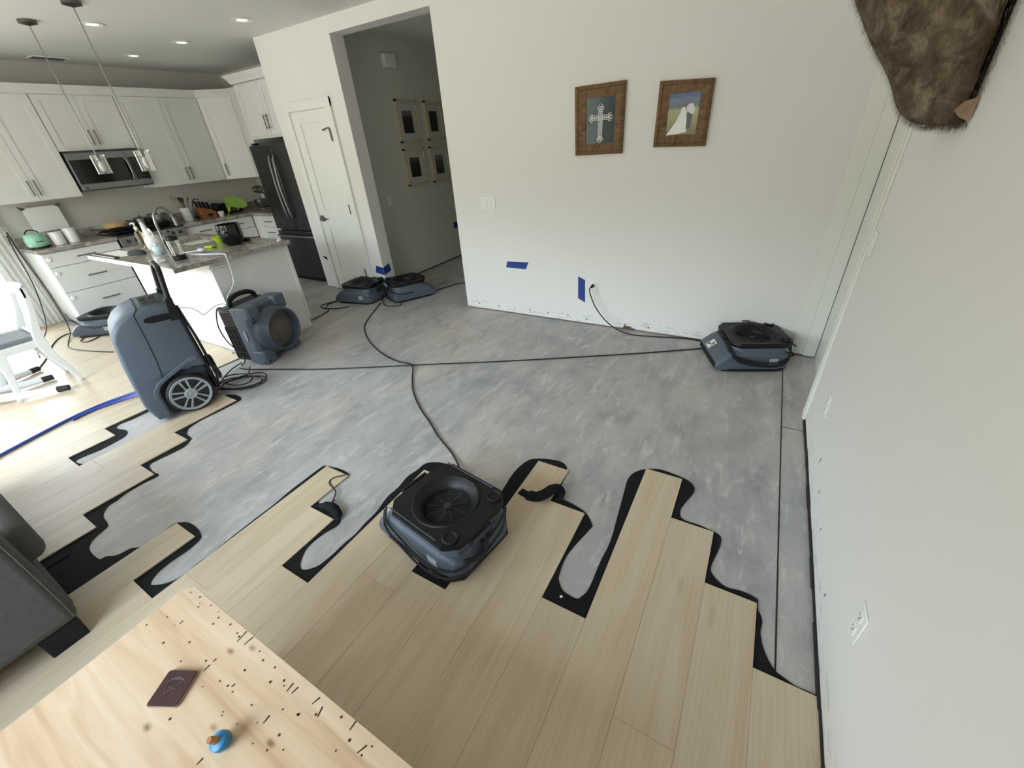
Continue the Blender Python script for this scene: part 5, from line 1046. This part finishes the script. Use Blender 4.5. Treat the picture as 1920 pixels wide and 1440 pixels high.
# ------------------------------------------------------------ on the left counter
t=thing('kettle_toaster','mint green toaster with a black base by the curtain on the left counter','toaster',(-7.66,-2.10,.9155))
mesh('toaster_body',M().loft([[(x,y,z_) for x,y in octo(-.10*s_,.10*s_,-.085*s_,.085*s_,.05,6)] for z_,s_ in ((.015,.95),(.03,1.04),(.09,1.04),(.14,.92),(.155,.75))]),MT['mint'],t,smooth=60)
mesh('toaster_base',M().loft([[(x,y,z_) for x,y in octo(-.105,.105,-.09,.09,.05,6)] for z_ in (0,.016)]),MT['blk'],t)
mesh('lever_arch',M().tube(spl([(-.02,-.07,.14),(-.02,-.02,.19),(-.02,.04,.18),(-.02,.07,.14)],5),.006,8),MT['blk'],t)
mesh('slot',M().box((.103,-.03,.07),(.107,.03,.078)),MT['blk'],t,smooth=0)
for y,z_,lab in ((-1.925,.145,'smaller white canister with a rim lid on the left counter'),(-1.795,.165,'taller white canister on the left counter, nearer the range')):
    t=thing('canister',lab,'canister',(-7.62,y,.9155),0,'white canisters'); mesh('canister_body',M().lathe([(.0001,0),(.050,0),(.055,.006),(.058,z_-.02),(.056,z_-.016)],n=28),MT['glaze'],t); mesh('canister_lid',M().lathe([(.058,z_-.018),(.060,z_-.012),(.058,z_-.004),(.0001,z_)],n=28),MT['glaze'],t)
t=thing('paper_towel_holder','white board-like sheet hanging under the left wall cabinet on two dark clips','sheet',(-7.95,-1.84,1.32))
mesh('hanging_sheet',M().box((-.008,-.16,-.27),(.008,.16,-.005)),MT['paper'],t,bev=.003)
for s in (-1,1): mesh('clip',M().prism([(s*.13,-.01),(s*.19,.02),(s*.17,-.03)],0,-.01,.02),MT['nick'],t)
t=outlet((-8.03,-2.225,1.10),R(90),'white wall outlet with two black cords at the end of the left counter')
# ------------------------------------------------------------ on the range
t=thing('dutch_oven','cream-coloured wide pan with a lid on the back of the range','pan',(-7.86,-1.27,.9565))
mesh('pan_body',M().lathe([(.0001,0),(.11,0),(.125,.02),(.13,.065),(.126,.065),(.0001,.05)],n=36),MT['cream'],t)
mesh('pan_lid',M().lathe([(.132,.066),(.12,.075),(.04,.088),(.012,.09),(.010,.10),(.018,.108),(.0001,.112)],n=36),MT['cream'],t)
t=thing('skillet','black skillet with a long handle on the front left burner','pan',(-7.58,-1.33,.9565))
mesh('pan_body',M().lathe([(.0001,0),(.10,0),(.125,.032),(.121,.033),(.098,.005),(.0001,.005)],n=36),MT['blk'],t)
mesh('pan_handle',M().tube([(-.05,-.11,.03),(-.07,-.19,.045),(-.09,-.27,.05)],[.008,.010,.010],8),MT['nick'],t)
t=thing('saucepan','polished steel saucepan with lid on the back right burner','pot',(-7.86,-.97,.9565))
mesh('pan_body',M().lathe([(.0001,0),(.08,0),(.085,.006),(.085,.08),(.0001,.08)],n=32),MT['steel'],t); mesh('pan_lid',M().lathe([(.087,.081),(.08,.09),(.02,.10),(.008,.11),(.016,.118),(.0001,.12)],n=32),MT['steel'],t); mesh('pan_handle',M().tube([(.0,-.085,.06),(-.02,-.16,.075)],.007,8),MT['blk'],t)
t=thing('stockpot','tall polished steel pot on the front right burner behind the faucet','pot',(-7.66,-.84,.9565))
mesh('pot_body',M().lathe([(.0001,0),(.105,0),(.11,.008),(.11,.12),(.113,.124),(.106,.124),(.104,.01),(.0001,.01)],n=36),MT['steel'],t)
for s in (-1,1): mesh('pot_handle',M().tube(spl([(-.03,s*.11,.09),(-.02,s*.14,.10),(.02,s*.14,.10),(.03,s*.11,.09)],4),.005,8),MT['steel'],t)
# ------------------------------------------------------------ on the right counter
t=thing('utensil_crock','white crock packed with wooden and black cooking utensils','crock',(-7.78,-.425,.9155))
mesh('crock',M().lathe([(.0001,0),(.058,0),(.062,.01),(.064,.17),(.060,.17),(.056,.012),(.0001,.012)],n=28),MT['glaze'],t)
for k,(dx,dy,l,mt_,hd) in enumerate(((-.02,-.06,.33,'spoon',.02),(.0,-.04,.32,'spoon',.022),(.02,-.02,.31,'blk',.022),(.01,.01,.30,'blk',.02),(-.02,.02,.29,'blk',.018),(.03,.05,.30,'nick',.02))):
    mesh('utensil',M().tube([(dx*.3,dy*.3,.02),(dx*1.1,dy*1.1,l*.75),(dx*1.5,dy*1.6,l)],[.005,.006,hd],8,flat=.5),MT[mt_],t)
t=thing('bent_ladle','black curved ladle leaning out beside the crock','ladle',(-7.70,-.345,.9155)); mesh('ladle_bowl',M().sphere((0,0,.03),.03,14,(1,1,.8)),MT['blk'],t); mesh('ladle_handle',M().tube(spl([(0,0,.04),(-.01,.0,.16),(0,.03,.25),(.01,.08,.27),(.01,.11,.25)],5),.006,8),MT['blk'],t)
t=thing('knife_block','angled wooden knife block bristling with dark handled knives','knife block',(-7.76,-.17,.9155))
mesh('block_body',M().prism([(-.11,0),(.11,0),(.11,.07),(.04,.11),(-.11,.155)],0,-.05,.06),MT['block'],t,bev=.005)
mesh('block_drawer',M().box((.06,-.02,.02),(.063,.05,.05)),MT['blk'],t,smooth=0)
for i in range(4):
    for j in range(3): mesh('knife_handle',M().tube([(-.03+.028*j,-.08+.05*i,.13-.012*i),(-.04+.028*j,-.10+.052*i,.235-.012*i)],.008,8),MT['blk'],t)
lathe_thing('ramekin','small white bowl on the counter edge below the knife block','ramekin',[(.0001,0),(.034,0),(.045,.06),(.042,.06),(.032,.006),(.0001,.006)],'glaze',(-7.66,-.02,.9155))
lathe_thing('canister','black canister behind the small white bowl','canister',[(.0001,0),(.05,0),(.055,.01),(.055,.15),(.045,.165),(.0001,.17)],'blk',(-7.85,.03,.9155))
t=thing('coffee_grinder','dark appliance with lime green front panels behind the big leaf','appliance',(-7.82,.24,.9155))
mesh('appliance_body',M().box((-.09,-.12,0),(.09,.12,.15)),MT['blk'],t,bev=.012)
mesh('green_panel',M().box((.088,-.11,.03),(.093,-.07,.14)).box((.088,.04,.03),(.093,.06,.14)),MT['lime'],t)
mesh('steel_panel',M().box((.088,-.05,.03),(.093,.03,.14)),MT['steel'],t)
t=thing('stand_mixer','chrome stand mixer on the corner counter beside the fridge','mixer',(-7.55,.62,.9155),R(-60))
mesh('mixer_base',M().box((-.10,-.07,0),(.13,.07,.025)),MT['steel'],t,bev=.012); mesh('mixer_column',M().box((-.10,-.045,.02),(-.03,.045,.24)),MT['steel'],t,bev=.02)
mesh('motor_head',M().sphere((.02,0,.29),.075,18,(1.9,.8,.75)),MT['steel'],t); mesh('mixing_bowl',M().lathe([(.0001,.03),(.05,.03),(.085,.09),(.09,.15),(.086,.15),(.0001,.06)],(.06,0,0),n=28),MT['steel'],t); mesh('speed_knob',M().cyl((.0,-.055,.29),(.0,-.075,.29),.012,n=12),MT['blk'],t)
lathe_thing('dark_jar','dark brown jar at the end of the counter against the fridge side','jar',[(.0001,0),(.05,0),(.06,.03),(.06,.12),(.04,.15),(.0001,.155)],'rustic',(-6.85,.62,.9155))
